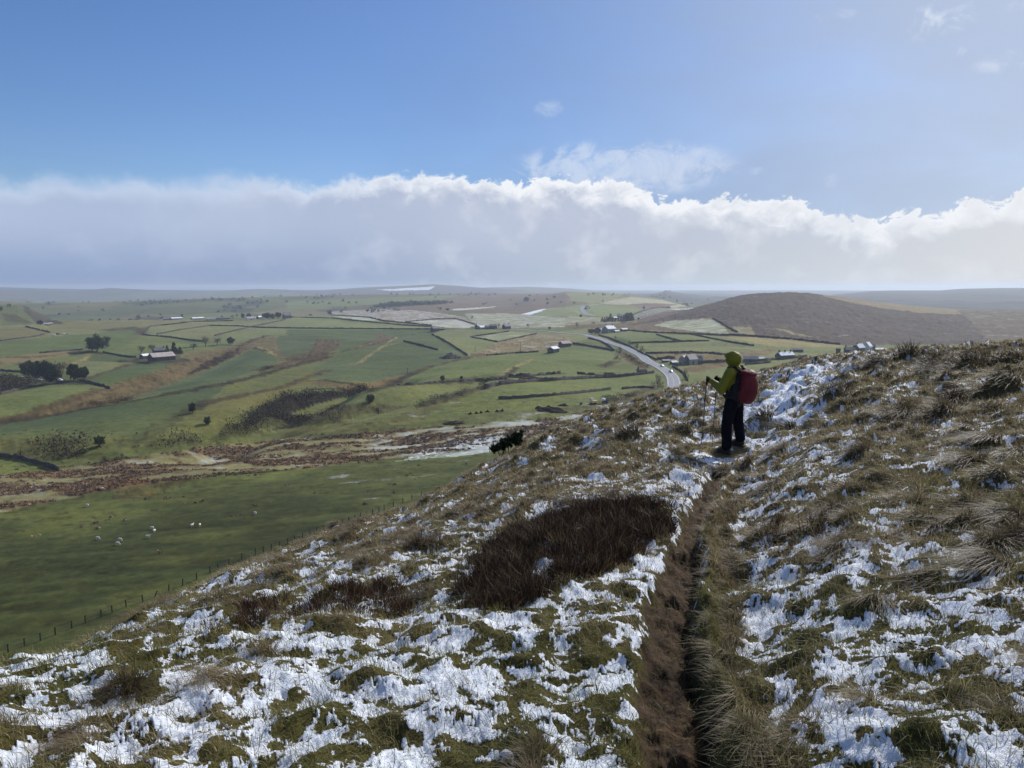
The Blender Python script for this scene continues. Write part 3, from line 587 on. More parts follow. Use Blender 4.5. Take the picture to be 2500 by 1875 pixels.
# roads
def strip(line, z, off0, off1, lift):
    t = np.gradient(line, axis=0); t /= np.linalg.norm(t, axis=1)[:, None]+1e-9; nrm = np.stack([t[:, 1], -t[:, 0]], 1)
    a = line+nrm*off0; b = line+nrm*off1; n = len(line)
    V = np.concatenate([np.c_[a, z+lift], np.c_[b, z+lift]]); i = np.arange(n-1)
    return V, np.stack([i, i+1, n+i+1, n+i], 1)
asph = mat('asphalt', (0.17, 0.175, 0.19), 0.6, 0.45, var=0.15, scale=0.3, bump=0.1)
wpaint = mat('road_paint', (0.75, 0.75, 0.72), 0.6, 0.3)
for k, ((w, z), hw) in enumerate(zip(ROADS, RW)):
    V1, q1 = strip(w, z, -hw, hw, 0.0)
    V2, q2 = strip(w, z, hw, hw+0.5, 0.0); V2[len(w):, 2] -= 0.9
    V3, q3 = strip(w, z, -hw-0.5, -hw, 0.0); V3[:len(w), 2] -= 0.9
    V = np.concatenate([V1, V2, V3]); q = np.concatenate([q1, q2+len(V1), q3+len(V1)+len(V2)])[:, ::-1]
    o = link('road', mkmesh('road', V, quads=q, mat=asph)); tag(o, 'grey tarmac road sweeping down past the farms' if k == 0 else 'thin pale road bending over the far hill', None, None, 'structure')
w, z = ROADS[0]
wf = resample(np.c_[w, z], 1.5); lf, zf = wf[:, :2], wf[:, 2]
Vs, Qs, off = [], [], 0
for o0, o1 in ((-3.55, -3.35), (3.35, 3.55)):
    V, q = strip(lf, zf, o0, o1, 0.03); Vs.append(V); Qs.append(q+off); off += len(V)
V, q = strip(lf, zf, -0.08, 0.08, 0.03); q = q[(np.arange(len(q)) % 6) < 3]; Vs.append(V); Qs.append(q+off)
tag(link('road_markings', mkmesh('road_markings', np.concatenate(Vs), quads=np.concatenate(Qs)[:, ::-1], mat=wpaint)), 'white edge and centre lines on the tarmac road', None, None, 'structure')

# ------------------------------------------------------------------ hillside in front
HCAM = 1.6
sk = PX('V', [(-900, 1560), (-300, 1470), (0, 1418), (130, 1390), (240, 1345), (340, 1295), (490, 1222), (700, 1142), (880, 1084), (1060, 996), (1180, 932), (1290, 886), (1400, 850), (1500, 829), (1640, 804), (1760, 770), (1850, 761), (2000, 754), (2212, 742), (2600, 735)])
skE = np.array([6, 6.5, 7, 7.5, 8, 9, 11, 14, 18, 24, 30, 36, 42, 46, 50, 50, 48, 45, 40, 36.0])
sk[:, 1] += np.interp(sk[:, 0], [0, 900, 1300, 1700, 2500], [30, 24, 14, 8, 5])
sa, stn = azel(sk[:, 0], sk[:, 1]); stn = -stn
_a = np.r_[sa[-1]-2*np.pi, sa, sa[0]+2*np.pi]; _s = np.r_[stn[-1], stn, stn[0]]; _E = np.r_[skE[-1], skE, skE[0]]
_gp = np.radians([-180, -30, -12, 0, 10, 17, 26, 40, 180]); _gv = [0.0, 0.0, 0.0, 0.03, 0.07, 0.10, 0.06, 0.04, 0.0]
def Hf0(x, y):
    r = np.hypot(x, y)+1e-6; a = np.arctan2(x, y)
    s = np.interp(a, _a, _s); E = np.interp(a, _a, _E); g = np.interp(a, _gp, _gv)
    ins = -s*r-HCAM*(1-r/E)**2-g*r*(1-r/E)**2
    smax = 0.80-0.30*sstep(-0.1, 0.3, a); c = np.maximum(HCAM/E**2, 0.008)
    rb = np.maximum(r-E, 0); rc = (smax-s)/(2*c)
    q = np.where(rb < rc, c*rb**2, c*rc**2+(smax-s)*(rb-rc))
    return np.where(r < E, ins, -s*r-q)
def FHp(p, H=Hf0): return march(p, H, 0.9, 120, 500)
# worn trench path
path_rows = [(1900, 1400, 1600), (1760, 1400, 1570), (1659, 1392, 1548), (1580, 1400, 1530), (1500, 1392, 1515), (1430, 1390, 1500), (1360, 1400, 1500), (1300, 1405, 1505), (1240, 1425, 1510), (1200, 1435, 1515), (1150, 1458, 1520), (1100, 1482, 1540), (1050, 1512, 1556), (1010, 1540, 1588), (982, 1570, 1615)]
pl = FHp(PX('V', [(r[1], r[0]) for r in path_rows])); pr_ = FHp(PX('V', [(r[2], r[0]) for r in path_rows]))
PC = (pl+pr_)/2; PW = np.hypot(*(pr_-pl).T)/2
pc = resample(smooth_line(np.c_[PC, PW], 2), 0.12)
path2 = FHp(PX('V', [(1590, 985), (1650, 950), (1690, 900), (1700, 860), (1730, 825), (1775, 790)])); path2 = resample(smooth_line(path2, 2), 0.5)
streak = FHp(PX('V', [(1610, 905), (1650, 880), (1690, 850), (1700, 835), (1740, 805)]))
def polyd(x, y, line, rad):
    sh = x.shape; x = x.ravel(); y = y.ravel(); best = np.full(x.shape, 1e3); t_ = np.zeros(x.shape); sd = np.zeros(x.shape)
    m = np.where((x > line[:, 0].min()-rad) & (x < line[:, 0].max()+rad) & (y > line[:, 1].min()-rad) & (y < line[:, 1].max()+rad))[0]
    xm, ym = x[m], y[m]; b = np.full(len(m), 1e3); tt = np.zeros(len(m)); ss = np.zeros(len(m))
    for q in range(len(line)-1):
        k = np.where(np.abs(ym-line[q, 1]) < rad+0.6)[0]
        d, t, s = segd(xm[k], ym[k], line[q, :2], line[q+1, :2]); up = d < b[k]
        b[k] = np.where(up, d, b[k]); tt[k] = np.where(up, q+t, tt[k]); ss[k] = np.where(up, s, ss[k])
    best[m] = b; t_[m] = tt; sd[m] = ss
    return best.reshape(sh), t_.reshape(sh), sd.reshape(sh)

NCf, NRf = 1500, 1000
AZf = np.concatenate([np.radians(np.arange(-180, -63, 3.0)), np.radians(np.arange(-62, -42.05, 0.16)), np.linspace(math.radians(-42), math.radians(42), NCf), np.radians(np.arange(42.16, 62.1, 0.16)), np.radians(np.arange(65, 181, 3.0))]); AZf[-1] = math.pi
RF = np.concatenate([[0.02, 0.2, 0.5, 0.8], np.geomspace(1.1, 260, NRf)])
fr_, fa_ = np.meshgrid(RF, AZf, indexing='ij'); FX = fr_*np.sin(fa_); FY = fr_*np.cos(fa_)
nRf, nCf = FX.shape
FZ = Hf0(FX, FY)
fade = sstep(0.5, 2.5, fr_)
FZ = FZ+fade*(0.085*fbm(FX/1.9, FY/1.9, 3, 81)*np.clip(fr_/10, 0.8, 2.6)+0.055*fbm(FX/0.6, FY/0.6, 4, 82, 0.5)*np.clip(fr_/10, 1, 3))
_hn = fbm(FX/0.27, FY/0.27, 2, 118, 0.45); _hf = fbm(FX/0.62, FY/0.62, 2, 119, 0.5); _k = sstep(7, 18, fr_)
HUM = np.clip(_hn*(1-_k)+_hf*_k, -0.4, 1.0); FZ = FZ+fade*np.maximum(HUM, -0.1)*(0.065*(1-_k)+0.17*_k)*np.where(fr_ < 80, 1, 0)
pd, pt_, ps_ = polyd(FX, FY, pc, 2.2)
phw = np.interp(pt_, np.arange(len(pc)), pc[:, 2])*(0.70+0.22*sstep(7, 3, fr_))
pn = 0.035*fbm(FX/0.4, FY/0.4, 4, 85)+0.05*fbm(FX/1.3, FY/1.3, 2, 84)
rel = (pd+pn)/phw
trench = sstep(1.6, 0.7, rel)
rb_ = np.where(ps_ > 0, 1.0, 0.0)
FZ = FZ-0.11*trench+0.09*rb_*np.exp(-((rel-1.7)/0.45)**2)*(pd < 2)-0.06*trench*rb_*sstep(0.2, 1, rel)
mud = sstep(1.35, 0.8, rel+0.35*fbm(FX/0.28, FY/0.28, 4, 88, 0.6))
_g = np.random.default_rng(21)
for q_ in range(4, len(pc)-4, 3):
    t_q = pc[q_+1, :2]-pc[q_-1, :2]; t_q = t_q/np.linalg.norm(t_q); n_q = np.array([t_q[1], -t_q[0]]); c_q = pc[q_, :2]+n_q*_g.uniform(-0.6, 0.6)*pc[q_, 2]*0.7; an_ = _g.normal(0, 0.25)
    R_ = 0.3; rr = math.hypot(*c_q); aa = math.atan2(*c_q); i0, i1 = np.searchsorted(RF, rr-R_), np.searchsorted(RF, rr+R_)+1; j0, j1 = np.searchsorted(AZf, aa-R_/rr), np.searchsorted(AZf, aa+R_/rr)+1
    dx_, dy_ = FX[i0:i1, j0:j1]-c_q[0], FY[i0:i1, j0:j1]-c_q[1]; la = dx_*t_q[0]+dy_*t_q[1]; lb_ = dx_*n_q[0]+dy_*n_q[1]+an_*la
    e_ = (la/0.14)**2+(lb_/0.048)**2; FZ[i0:i1, j0:j1] += mud[i0:i1, j0:j1]*(-0.013*np.exp(-e_**2)+0.006*np.exp(-(np.sqrt(e_)-1.35)**2/0.08))
FZ = FZ+mud*(0.014*fbm(FX/0.10, FY/0.10, 4, 86, 0.65)+0.02*fbm(FX/0.4, FY/0.4, 3, 89))
p2d, _, _ = polyd(FX, FY, path2, 3.0); p2 = sstep(1.7, 0.7, p2d+0.3*fbm(FX/0.8, FY/0.8, 2, 87))
FZ = FZ-0.05*p2
sd_, _, _ = polyd(FX, FY, streak, 3.0)
# tussock mounds
def polar_sample(n, r0, r1, p, amax=52.0):
    u = rng.random(n); e = 2-p
    r = (r0**e+u*(r1**e-r0**e))**(1/e); a = np.radians(rng.uniform(-amax, amax, n)); return r*np.sin(a), r*np.cos(a)
HP = {}
HP[0] = FHp(dens(PX('V', [(1000, 1300), (990, 1240), (1045, 1180), (1150, 1135), (1250, 1105), (1380, 1095), (1445, 1105), (1445, 1150), (1400, 1205), (1330, 1235), (1250, 1265), (1150, 1305), (1060, 1335), (1010, 1330)]), 20, True))
HP[1] = FHp(dens(PX('V', [(465, 1390), (490, 1345), (560, 1300), (680, 1300), (800, 1262), (900, 1250), (925, 1300), (860, 1320), (800, 1300), (700, 1345), (600, 1350), (510, 1370)]), 20, True))
HP[2] = FHp(dens(PX('V', [(1620, 1130), (1760, 1120), (1780, 1190), (1640, 1200)]), 20, True))
HP[3] = FHp(dens(PX('V', [(330, 1310), (400, 1270), (470, 1255), (450, 1290), (380, 1320)]), 20, True))
ntus = 6400
tx, ty = polar_sample(ntus, 2.0, 62, 0.75)
td, _, _ = polyd(tx, ty, pc, 2.0); t2, _, _ = polyd(tx, ty, path2, 2.0)
tr = np.hypot(tx, ty); ta = np.arctan2(tx, ty)
clump = fbm(tx/2.5, ty/2.5, 3, 91)
keep = (td > 0.35+0.2*rng.random(ntus)) & (t2 > 0.8) & (clump > -0.02-0.16*(tr > 8)) & (tr < np.interp(ta, _a, _E)*1.5)
keep &= ~pip(tx, ty, HP[0])
nearlow = (tr < 6) & (rng.random(ntus) < 0.6); keep &= ~nearlow
tx, ty, tr = tx[keep], ty[keep], tr[keep]
trad = rng.uniform(0.05, 0.155, len(tx))*np.clip(0.75+tr/26, 0.7, 1.7); thh = rng.uniform(0.06, 0.165, len(tx))*np.clip(0.85+tr/80, 0.8, 1.3)
big = PX('V', [(2060, 795), (2015, 788), (2120, 797), (2180, 792), (2080, 812), (2020, 812), (2160, 850), (2052, 868), (1945, 905), (2030, 905), (1890, 800), (1960, 782), (2130, 960), (2200, 995), (2090, 1010), (2180, 1120), (2150, 1180), (1800, 865), (1700, 920),
                        (330, 1300), (505, 1225), (1660, 1060), (1240, 1090), (900, 1190), (1350, 960), (1560, 1010), (1640, 925), (270, 1500), (1470, 940), (1810, 1110), (2140, 1230), (2190, 1160)])
bw = FHp(big); bigr = rng.uniform(0.24, 0.42, len(bw))*np.clip(np.hypot(*bw.T)/18, 0.34, 1.9)
tx = np.r_[tx, bw[:, 0]]; ty = np.r_[ty, bw[:, 1]]; fk = np.arange(4, len(pc)-2, 1); fk = fk[rng.random(len(fk)) < 0.62]; tgn = pc[np.minimum(fk+1, len(pc)-1), :2]-pc[fk-1, :2]; tgn /= np.linalg.norm(tgn, axis=1)[:, None]; side = np.stack([tgn[:, 1], -tgn[:, 0]], 1)
fo = pc[fk, 2]*1.25+0.05+0.16*rng.random(len(fk)); fxy = pc[fk, :2]+side*fo[:, None]
tx = np.r_[tx, fxy[:, 0]]; ty = np.r_[ty, fxy[:, 1]]; FRN = len(fk); fr_rad = rng.uniform(0.06, 0.12, FRN); trad = np.r_[trad, bigr, fr_rad]; isbig = np.r_[np.zeros(len(tr), bool), np.ones(len(bw), bool), np.zeros(FRN, bool)]; thh = np.r_[thh, bigr*0.8+0.08, rng.uniform(0.06, 0.12, FRN)]
tr = np.hypot(tx, ty)
TM = np.zeros(FX.shape, np.float32)
for x0, y0, rad, hh in zip(tx, ty, trad, thh):
    R = rad*1.6; rr = math.hypot(x0, y0); aa = math.atan2(x0, y0)
    i0, i1 = np.searchsorted(RF, rr-R), np.searchsorted(RF, rr+R)+1; da = R/rr
    j0, j1 = np.searchsorted(AZf, aa-da), np.searchsorted(AZf, aa+da)+1
    bx, by = FX[i0:i1, j0:j1], FY[i0:i1, j0:j1]
    gq = np.exp(-((bx-x0)**2+(by-y0)**2)/(rad*0.85)**2)
    TM[i0:i1, j0:j1] = np.maximum(TM[i0:i1, j0:j1], gq)
    FZ[i0:i1, j0:j1] += gq*hh*(0.85 if (rad > 0.3 and rr > 15) else 0.38)
# snow cover
cp = np.array([(100, 1500, .72), (500, 1450, .62), (850, 1400, .64), (700, 1580, .68), (1000, 1550, .68), (1150, 1400, .6), (300, 1620, .58), (1250, 1470, .55), (1250, 1600, .6), (600, 1260, .6), (500, 1320, .5), (850, 1180, .55), (1150, 1060, .36), (1300, 1270, .8),
  (1400, 1180, .9), (1460, 1100, .8), (1500, 1040, .75), (1300, 1000, .28), (1250, 920, .24), (1400, 880, .3), (1500, 850, .38), (1700, 820, .56), (1650, 880, .6), (1680, 1000, .5), (1600, 1230, .62), (1700, 1300, .6), (1650, 1400, .5), (1750, 1450, .42), (1900, 1450, .66), (1850, 1580, .75),
  (2100, 1400, .6), (2150, 1300, .52), (1950, 1230, .5), (2150, 1160, .2), (2050, 1000, .24), (1900, 900, .3), (1850, 830, .38), (2100, 800, .34), (1800, 1100, .36), (1650, 1120, .36), (2100, 1550, .5), (2180, 1480, .45), (1600, 1600, .5), (1350, 1540, .3), (1340, 1330, .55), (1340, 1400, .25)], float)
cw = FHp(PX('V', cp[:, :2])); cu = np.stack([np.arctan2(cw[:, 0], cw[:, 1])*2.2, np.log(np.hypot(*cw.T))], 1)
def cover(x, y):
    a = np.arctan2(x, y)*2.2; l = np.log(np.hypot(x, y)+0.1); num = 0; den = 0
    for (ua, ul), c in zip(cu, cp[:, 2]):
        w_ = 1/((a-ua)**2+(l-ul)**2+0.006)**1.5; num = num+w_*c; den = den+w_
    return num/den
COV = cover(FX, FY)
th2 = math.radians(-12)
su = FX*math.cos(th2)+FY*math.sin(th2); sv = -FX*math.sin(th2)+FY*math.cos(th2)
sc_ = np.clip(fr_/9, 0.75, 2.6)
def snow_noise(x, y, su, sv):
    wa = fbm(x/1.1, y/1.1, 3, 108); wb = fbm(x/1.1, y/1.1, 3, 109); su = su+0.18*wa; sv = sv+0.14*wb
    n = fbm(su/0.20, sv/0.24, 5, 101, 0.76)+0.40*fbm(su/0.9, sv/0.8, 2, 107)
    nfar = fbm(su/0.5, sv/0.5, 5, 102, 0.78)+0.3*fbm(su/2.2, sv/1.6, 2, 110)
    k = sstep(9, 20, np.hypot(x, y)); return n*(1-k)+nfar*k
SN = snow_noise(FX, FY, su, sv)
_q = np.sort(SN[::7, 50:-50:11].ravel()); SU = np.interp(SN, _q, np.linspace(0, 1, len(_q)))
bank_r = np.exp(-((rel-2.0)/0.9)**2)*rb_*(pd < 2)*sstep(14, 9, fr_)
_f0 = FHp(PX('P', [(1792, 1098)]))[0]; feet = np.exp(-((FX-_f0[0])**2+(FY-_f0[1])**2)/0.8**2)
snow_raw = (COV-0.02+0.08*sstep(10, 20, fr_))-(1-SU)-TM*0.42-mud*1.6-bank_r*0.55-feet*0.5+0.16*p2-0.42*HUM
snow_raw = snow_raw+sstep(0.9, 0.2, sd_+0.25*fbm(FX, FY, 2, 103))*0.3
for kk in (0,):
    hm = pip(FX+0.2*fbm(FX/0.5, FY/0.5, 3, 143), FY+0.2*fbm(FX/0.5, FY/0.5, 3, 144), HP[kk]); snow_raw = snow_raw-hm*0.26
_fine = fbm(FX/0.085, FY/0.085, 3, 115, 0.6); _mid = fbm(FX/0.2, FY/0.2, 3, 116, 0.6)
snow_raw = snow_raw+sstep(16, 7, fr_)*(0.13*_fine+0.12*_mid)+sstep(7, 16, fr_)*0.12*_mid
snow = sstep(-0.16, 0.20, snow_raw)
lump = np.abs(fbm(FX/0.09, FY/0.09, 3, 105, 0.6))
FZ = FZ+snow**1.5*fade*(0.005+0.012*lump*sstep(14, 5, fr_)+0.008*fbm(FX/0.25, FY/0.25, 2, 106))*np.where(fr_ < 60, 1, 0)
FZ = np.maximum(FZ, -78.0)
# ground colour under the grass
gn = fbm(FX/0.7, FY/0.7, 4, 111); gn2 = fbm(FX/3, FY/3, 3, 112)
near = sstep(10, 4, fr_)
gc = C(84, 76, 52)*np.ones(FX.shape+(1,))
gc = gc*(1-near[..., None])+C(76, 73, 42)*near[..., None]
gc = gc*(1+0.30*np.clip(gn, -1, 1))[..., None]
gc = gc+(C(104, 102, 34)-gc)*(near*sstep(0.0, 0.5, gn2)*0.6)[..., None]
mc = C(62, 50, 38)*(1+0.4*np.clip(fbm(FX/0.5, FY/0.5, 3, 114), -1, 1)+0.55*np.clip(fbm(FX/0.15, FY/0.15, 4, 113), -1, 1))[..., None]
gc = gc*(1-mud[..., None])+mc*mud[..., None]
gc = gc*(1-0.6*p2[..., None])+C(140, 132, 104)*0.6*p2[..., None]
idx = np.arange(nRf*nCf).reshape(nRf, nCf)
quads = np.stack([idx[:-1, :-1], idx[:-1, 1:], idx[1:, 1:], idx[1:, :-1]], -1)[..., ::-1]
cx_ = (FX[:-1, :-1]+FX[1:, 1:])/2
fm = (mud[:-1, :-1]+mud[1:, 1:]+mud[1:, :-1]+mud[:-1, 1:])/4
# the slope sinks under the valley floor once it reaches it
def fore_mat():
    m = bpy.data.materials.new('hillside_ground'); m.use_nodes = True; N = NT(m.node_tree); b = m.node_tree.nodes['Principled BSDF']
    tc = N.n('ShaderNodeTexCoord'); P = tc.outputs['Object']
    base = N.n('ShaderNodeAttribute', attribute_name='cover').outputs['Color']; sn = N.n('ShaderNodeAttribute', attribute_name='snow').outputs['Fac']; md = N.n('ShaderNodeAttribute', attribute_name='mud').outputs['Fac']
    n1 = N.noise(P, 28, 6, 0.7); n2 = N.noise(P, 95, 4, 0.65); n3 = N.noise(P, 7, 5, 0.6)
    c = N.mix(N.mapr(n1, 0.3, 0.7), N.mix(1.0, base, (0.55, 0.5, 0.45, 1), 'MULTIPLY'), N.mix(1.0, base, (1.35, 1.3, 1.2, 1), 'MULTIPLY'))
    c = N.mix(N.mapr(n3, 0.4, 0.7, 0, 0.4), c, N.mix(1.0, c, (0.85, 0.78, 0.68, 1), 'MULTIPLY'))
    s = N.m('ADD', sn, N.m('ADD', N.m('MULTIPLY', N.m('SUBTRACT', n1, 0.5), 1.9), N.m('MULTIPLY', N.m('SUBTRACT', n2, 0.5), 1.3)))
    s = N.mapr(s, 0.44, 0.66)
    snc = N.mix(N.mapr(n3, 0.3, 0.7), (0.62, 0.68, 0.77, 1), (0.76, 0.79, 0.84, 1))
    N.l(N.mix(s, c, snc), b.inputs['Base Color'])
    N.l(N.m('SUBTRACT', 0.92, N.m('MULTIPLY', md, 0.06)), b.inputs['Roughness']); b.inputs['Specular IOR Level'].default_value = 0.12
    h = N.m('ADD', N.m('MULTIPLY', n1, 1.0), N.m('MULTIPLY', n2, 0.5)); h = N.m('ADD', h, N.m('MULTIPLY', s, 0.6))
    bp = N.n('ShaderNodeBump'); bp.inputs['Strength'].default_value = 0.8; bp.inputs['Distance'].default_value = 0.02; N.l(h, bp.inputs['Height']); N.l(bp.outputs[0], b.inputs['Normal'])
    return m
FM = fore_mat()
FV = np.stack([FX, FY, FZ], -1).reshape(-1, 3)
def sub(mask, name, nm, label):
    q = quads[mask]; u, inv = np.unique(q.ravel(), return_inverse=True)
    me = mkmesh(nm, FV[u], quads=inv.reshape(-1, 4), mat=FM, smooth=True)
    attrc(me, 'cover', np.clip(gc.reshape(-1, 3)[u], 0.003, 0.9)); attrf(me, 'snow', snow.ravel()[u]); attrf(me, 'mud', mud.ravel()[u])
    tag(link(name, me), label, None, None, 'structure')
sub(fm < 0.45, 'hillside', 'hillside', 'rough grassy hillside patched with melting snow')
sub(fm >= 0.45, 'footpath', 'footpath', 'narrow muddy trench path worn into the hillside')
def HF(x, y):
    x = np.asarray(x, float); y = np.asarray(y, float); r = np.hypot(x, y); a = np.arctan2(x, y)
    fi = np.clip(np.interp(r, RF, np.arange(nRf)), 0, nRf-1.001); fj = np.clip(np.interp(a, AZf, np.arange(nCf)), 0, nCf-1.001)
    i = fi.astype(int); j = fj.astype(int); u = fi-i; v = fj-j
    return (FZ[i, j]*(1-u)*(1-v)+FZ[i+1, j]*u*(1-v)+FZ[i, j+1]*(1-u)*v+FZ[i+1, j+1]*u*v)
def samp(G, x, y):
    r = np.hypot(x, y); a = np.arctan2(x, y)
    i = np.clip(np.round(np.interp(r, RF, np.arange(nRf))).astype(int), 0, nRf-1); j = np.clip(np.round(np.interp(a, AZf, np.arange(nCf))).astype(int), 0, nCf-1)
    return G[i, j]
def FP(s, x, y):
    p = march(PX(s, [(x, y)]), HF, 1.2, 150, 2500)[0]; return Vector((p[0], p[1], float(HF(p[0], p[1]))))

# ------------------------------------------------------------------ grass, heather
def blade_mesh(name, P, h, w, lean, col, segs=2, curl=1.0, kcol=None):
    """ribbons: P base (n,3), h length, w width, lean (n,2) horizontal reach as a share of h"""
    n = len(P); ts = np.linspace(0, 1, segs+1); ang = rng.uniform(0, np.pi, n)
    # turn blades roughly across the line of sight half of the time
    sx, sy = np.cos(ang), np.sin(ang)
    out = []; cols = []
    ll = np.hypot(lean[:, 0], lean[:, 1])
    for i, t in enumerate(ts):
        cx = P[:, 0]+lean[:, 0]*h*t**1.6; cy = P[:, 1]+lean[:, 1]*h*t**1.6; cz = P[:, 2]-0.01+h*t*(1-0.52*np.clip(ll, 0, 1.7)*t*curl)
        if i < segs:
            ww = w*(1-0.55*t)/2
            out.append(np.stack([cx-sx*ww, cy-sy*ww, cz], 1)); out.append(np.stack([cx+sx*ww, cy+sy*ww, cz], 1))
            cols += [col, col]
        else: out.append(np.stack([cx, cy, cz], 1)); cols.append(col)
    V = np.stack(out, 1).reshape(-1, 3); k = 2*segs+1; Cc = np.stack(cols, 1).reshape(-1, 3)
    b = (np.arange(n)*k)[:, None]
    qs = [b+np.array([[2*i, 2*i+1, 2*i+3, 2*i+2]]) for i in range(segs-1)]
    tr_ = b+np.array([[2*(segs-1), 2*(segs-1)+1, 2*segs]])
    me = mkmesh(name, V, quads=np.concatenate(qs) if qs else None, tris=tr_); attrc(me, 'tint', Cc); return me
def grass_mat(name, trans=0.35, rough=0.55):
    m = bpy.data.materials.new(name); m.use_nodes = True; N = NT(m.node_tree); nt = m.node_tree; nt.nodes.clear()
    c = N.n('ShaderNodeAttribute', attribute_name='tint').outputs['Color']
    b = N.n('ShaderNodeBsdfPrincipled'); N.l(c, b.inputs['Base Color']); b.inputs['Roughness'].default_value = rough; b.inputs['Specular IOR Level'].default_value = 0.25
    t = N.n('ShaderNodeBsdfTranslucent'); N.l(c, t.inputs[0]); mx = N.n('ShaderNodeMixShader'); mx.inputs[0].default_value = trans
    N.l(b.outputs[0], mx.inputs[1]); N.l(t.outputs[0], mx.inputs[2]); o = N.n('ShaderNodeOutputMaterial'); N.l(mx.outputs[0], o.inputs[0]); return m
GM_ = grass_mat('grass_blades'); HM_ = grass_mat('heather_stems', 0.15, 0.7)
def mixc(a, b, t): return a[None, :]*(1-t[:, None])+b[None, :]*t[:, None]
# short turf
n = 860000
gx, gy = polar_sample(n, 1.9, 58, 1.25)
sr = samp(snow, gx, gy); mu = samp(mud, gx, gy); pp = samp(p2, gx, gy); tm = samp(TM, gx, gy); rgr = np.hypot(gx, gy)
k = (rng.random(n) < np.where(sr > 0.6, 0.30, 1.0)) & ((mu < 0.4+0.4*rng.random(n)) | (rng.random(n) < 0.12)) & ((pp < 0.5) | (rng.random(n) < 0.22)) & (rgr < np.interp(np.arctan2(gx, gy), _a, _E)*1.35)
gx, gy, rgr, sr, tm = gx[k], gy[k], rgr[k], sr[k], tm[k]; n = len(gx)
cn = fbm(gx/1.1, gy/1.1, 3, 121); cn2 = fbm(gx/3.5, gy/3.5, 2, 122)
green = np.clip(sstep(11, 3.5, rgr)*(0.55+0.9*cn)+0.12+0.3*cn2, 0, 1); rnd = rng.random(n)
col = mixc(C(148, 135, 101), C(96, 99, 48), np.clip(green+0.25*(rnd-0.5), 0, 1)); col = col*(0.45+1.05*rng.random(n)**1.3)[:, None]
olive = rng.random(n) < 0.18*sstep(12, 4, rgr)*(cn2 > 0); col[olive] = C(134, 124, 42)*0.9
hh = rng.uniform(0.04, 0.115, n)*np.clip(0.9+rgr/30, 0.9, 1.9)
ln = np.stack([rng.normal(-0.35, 0.5, n), rng.normal(-0.15, 0.5, n)], 1)
me = blade_mesh('grass', np.stack([gx, gy, HF(gx, gy)], 1), hh, np.maximum(0.0034, rgr*0.0008), ln, col, 2)
me.materials.append(GM_); tag(link('grass', me), 'short olive and straw turf between the snow patches on the hillside', 'grass', None, 'stuff')
# tussocks of long bent grass
nb = np.clip((260*np.sqrt(trad/0.15)/np.clip(tr/6, 0.7, 4)).astype(int), 36, 420); nb[isbig] = np.clip((nb[isbig]*2.2), 180, 900).astype(int)
ti = np.repeat(np.arange(len(tx)), nb); n = len(ti)
rr = np.sqrt(rng.random(n))*trad[ti]; an = rng.uniform(0, 2*np.pi, n); bx = tx[ti]+rr*np.cos(an); by = ty[ti]+rr*np.sin(an)
outw = np.stack([np.cos(an), np.sin(an)], 1)*(rr/trad[ti])[:, None]*1.0
twind = np.stack([rng.normal(-0.75, 0.45, len(tx)), rng.normal(-0.3, 0.4, len(tx))], 1)
ln = outw+twind[ti]+rng.normal(0, 0.38, (n, 2))
hh = thh[ti]*rng.uniform(0.4, 1.15, n)*np.where(np.hypot(tx, ty) < 7, 1.0, 1.15)[ti]
tone = np.clip(rng.beta(1.6, 1.8, len(tx))+0.1*(tr > 12), 0, 1); tone[isbig] *= 0.1; big_shade = np.where(isbig & (np.hypot(tx, ty) > 15), 0.45, 1.0)  # big tussocks tinted darker, their shaded side painted into the blades
col = mixc(C(66, 56, 42), C(150, 135, 106), np.clip(tone[ti]*0.75+0.25*rng.random(n), 0, 1)); col = col*(big_shade[ti]*1.12*(0.55+0.8*rng.random(n)))[:, None]
rs = np.hypot(bx, by)
me = blade_mesh('tussock_grass', np.stack([bx, by, HF(bx, by)], 1), hh, np.maximum(0.0030, rs*0.00075), ln, col, 3)
me.materials.append(GM_); tag(link('tussock_grass', me), 'wind-bent straw and brown grass tussocks across the hillside', 'tussock grass', None, 'stuff')
print('turf/tussock blades', len(gx), n)
# loose long straw over the middle and far slope
n = 290000
gx, gy = polar_sample(n, 2.4, 58, 1.0); sr = samp(snow, gx, gy); mu = samp(mud, gx, gy); pp = samp(p2, gx, gy); rgr = np.hypot(gx, gy); tm = samp(TM, gx, gy)
cl = fbm(gx/1.3, gy/1.3, 3, 131)
k = (rng.random(n) < np.where(sr > 0.5, 0.12, 0.8)) & (mu < 0.3) & (pp < 0.4) & (cl+0.5*sstep(3, 12, rgr) > rng.random(n)*0.8) & (rgr < np.interp(np.arctan2(gx, gy), _a, _E)*1.3)
gx, gy, rgr = gx[k], gy[k], rgr[k]; n = len(gx)
col = mixc(C(112, 96, 72), C(176, 160, 128), rng.random(n))*(0.6+0.5*rng.random(n))[:, None]
ln = np.stack([rng.normal(-0.7, 0.45, n), rng.normal(-0.3, 0.45, n)], 1)
me = blade_mesh('straw_grass', np.stack([gx, gy, HF(gx, gy)], 1), rng.uniform(0.06, 0.15, n)*np.clip(0.8+rgr/60, .8, 1.4), np.maximum(0.0022, rgr*0.0006), ln, col, 2)
me.materials.append(GM_); tag(link('straw_grass', me), 'loose pale straw stalks lying over turf and snow', 'dead grass', None, 'stuff')
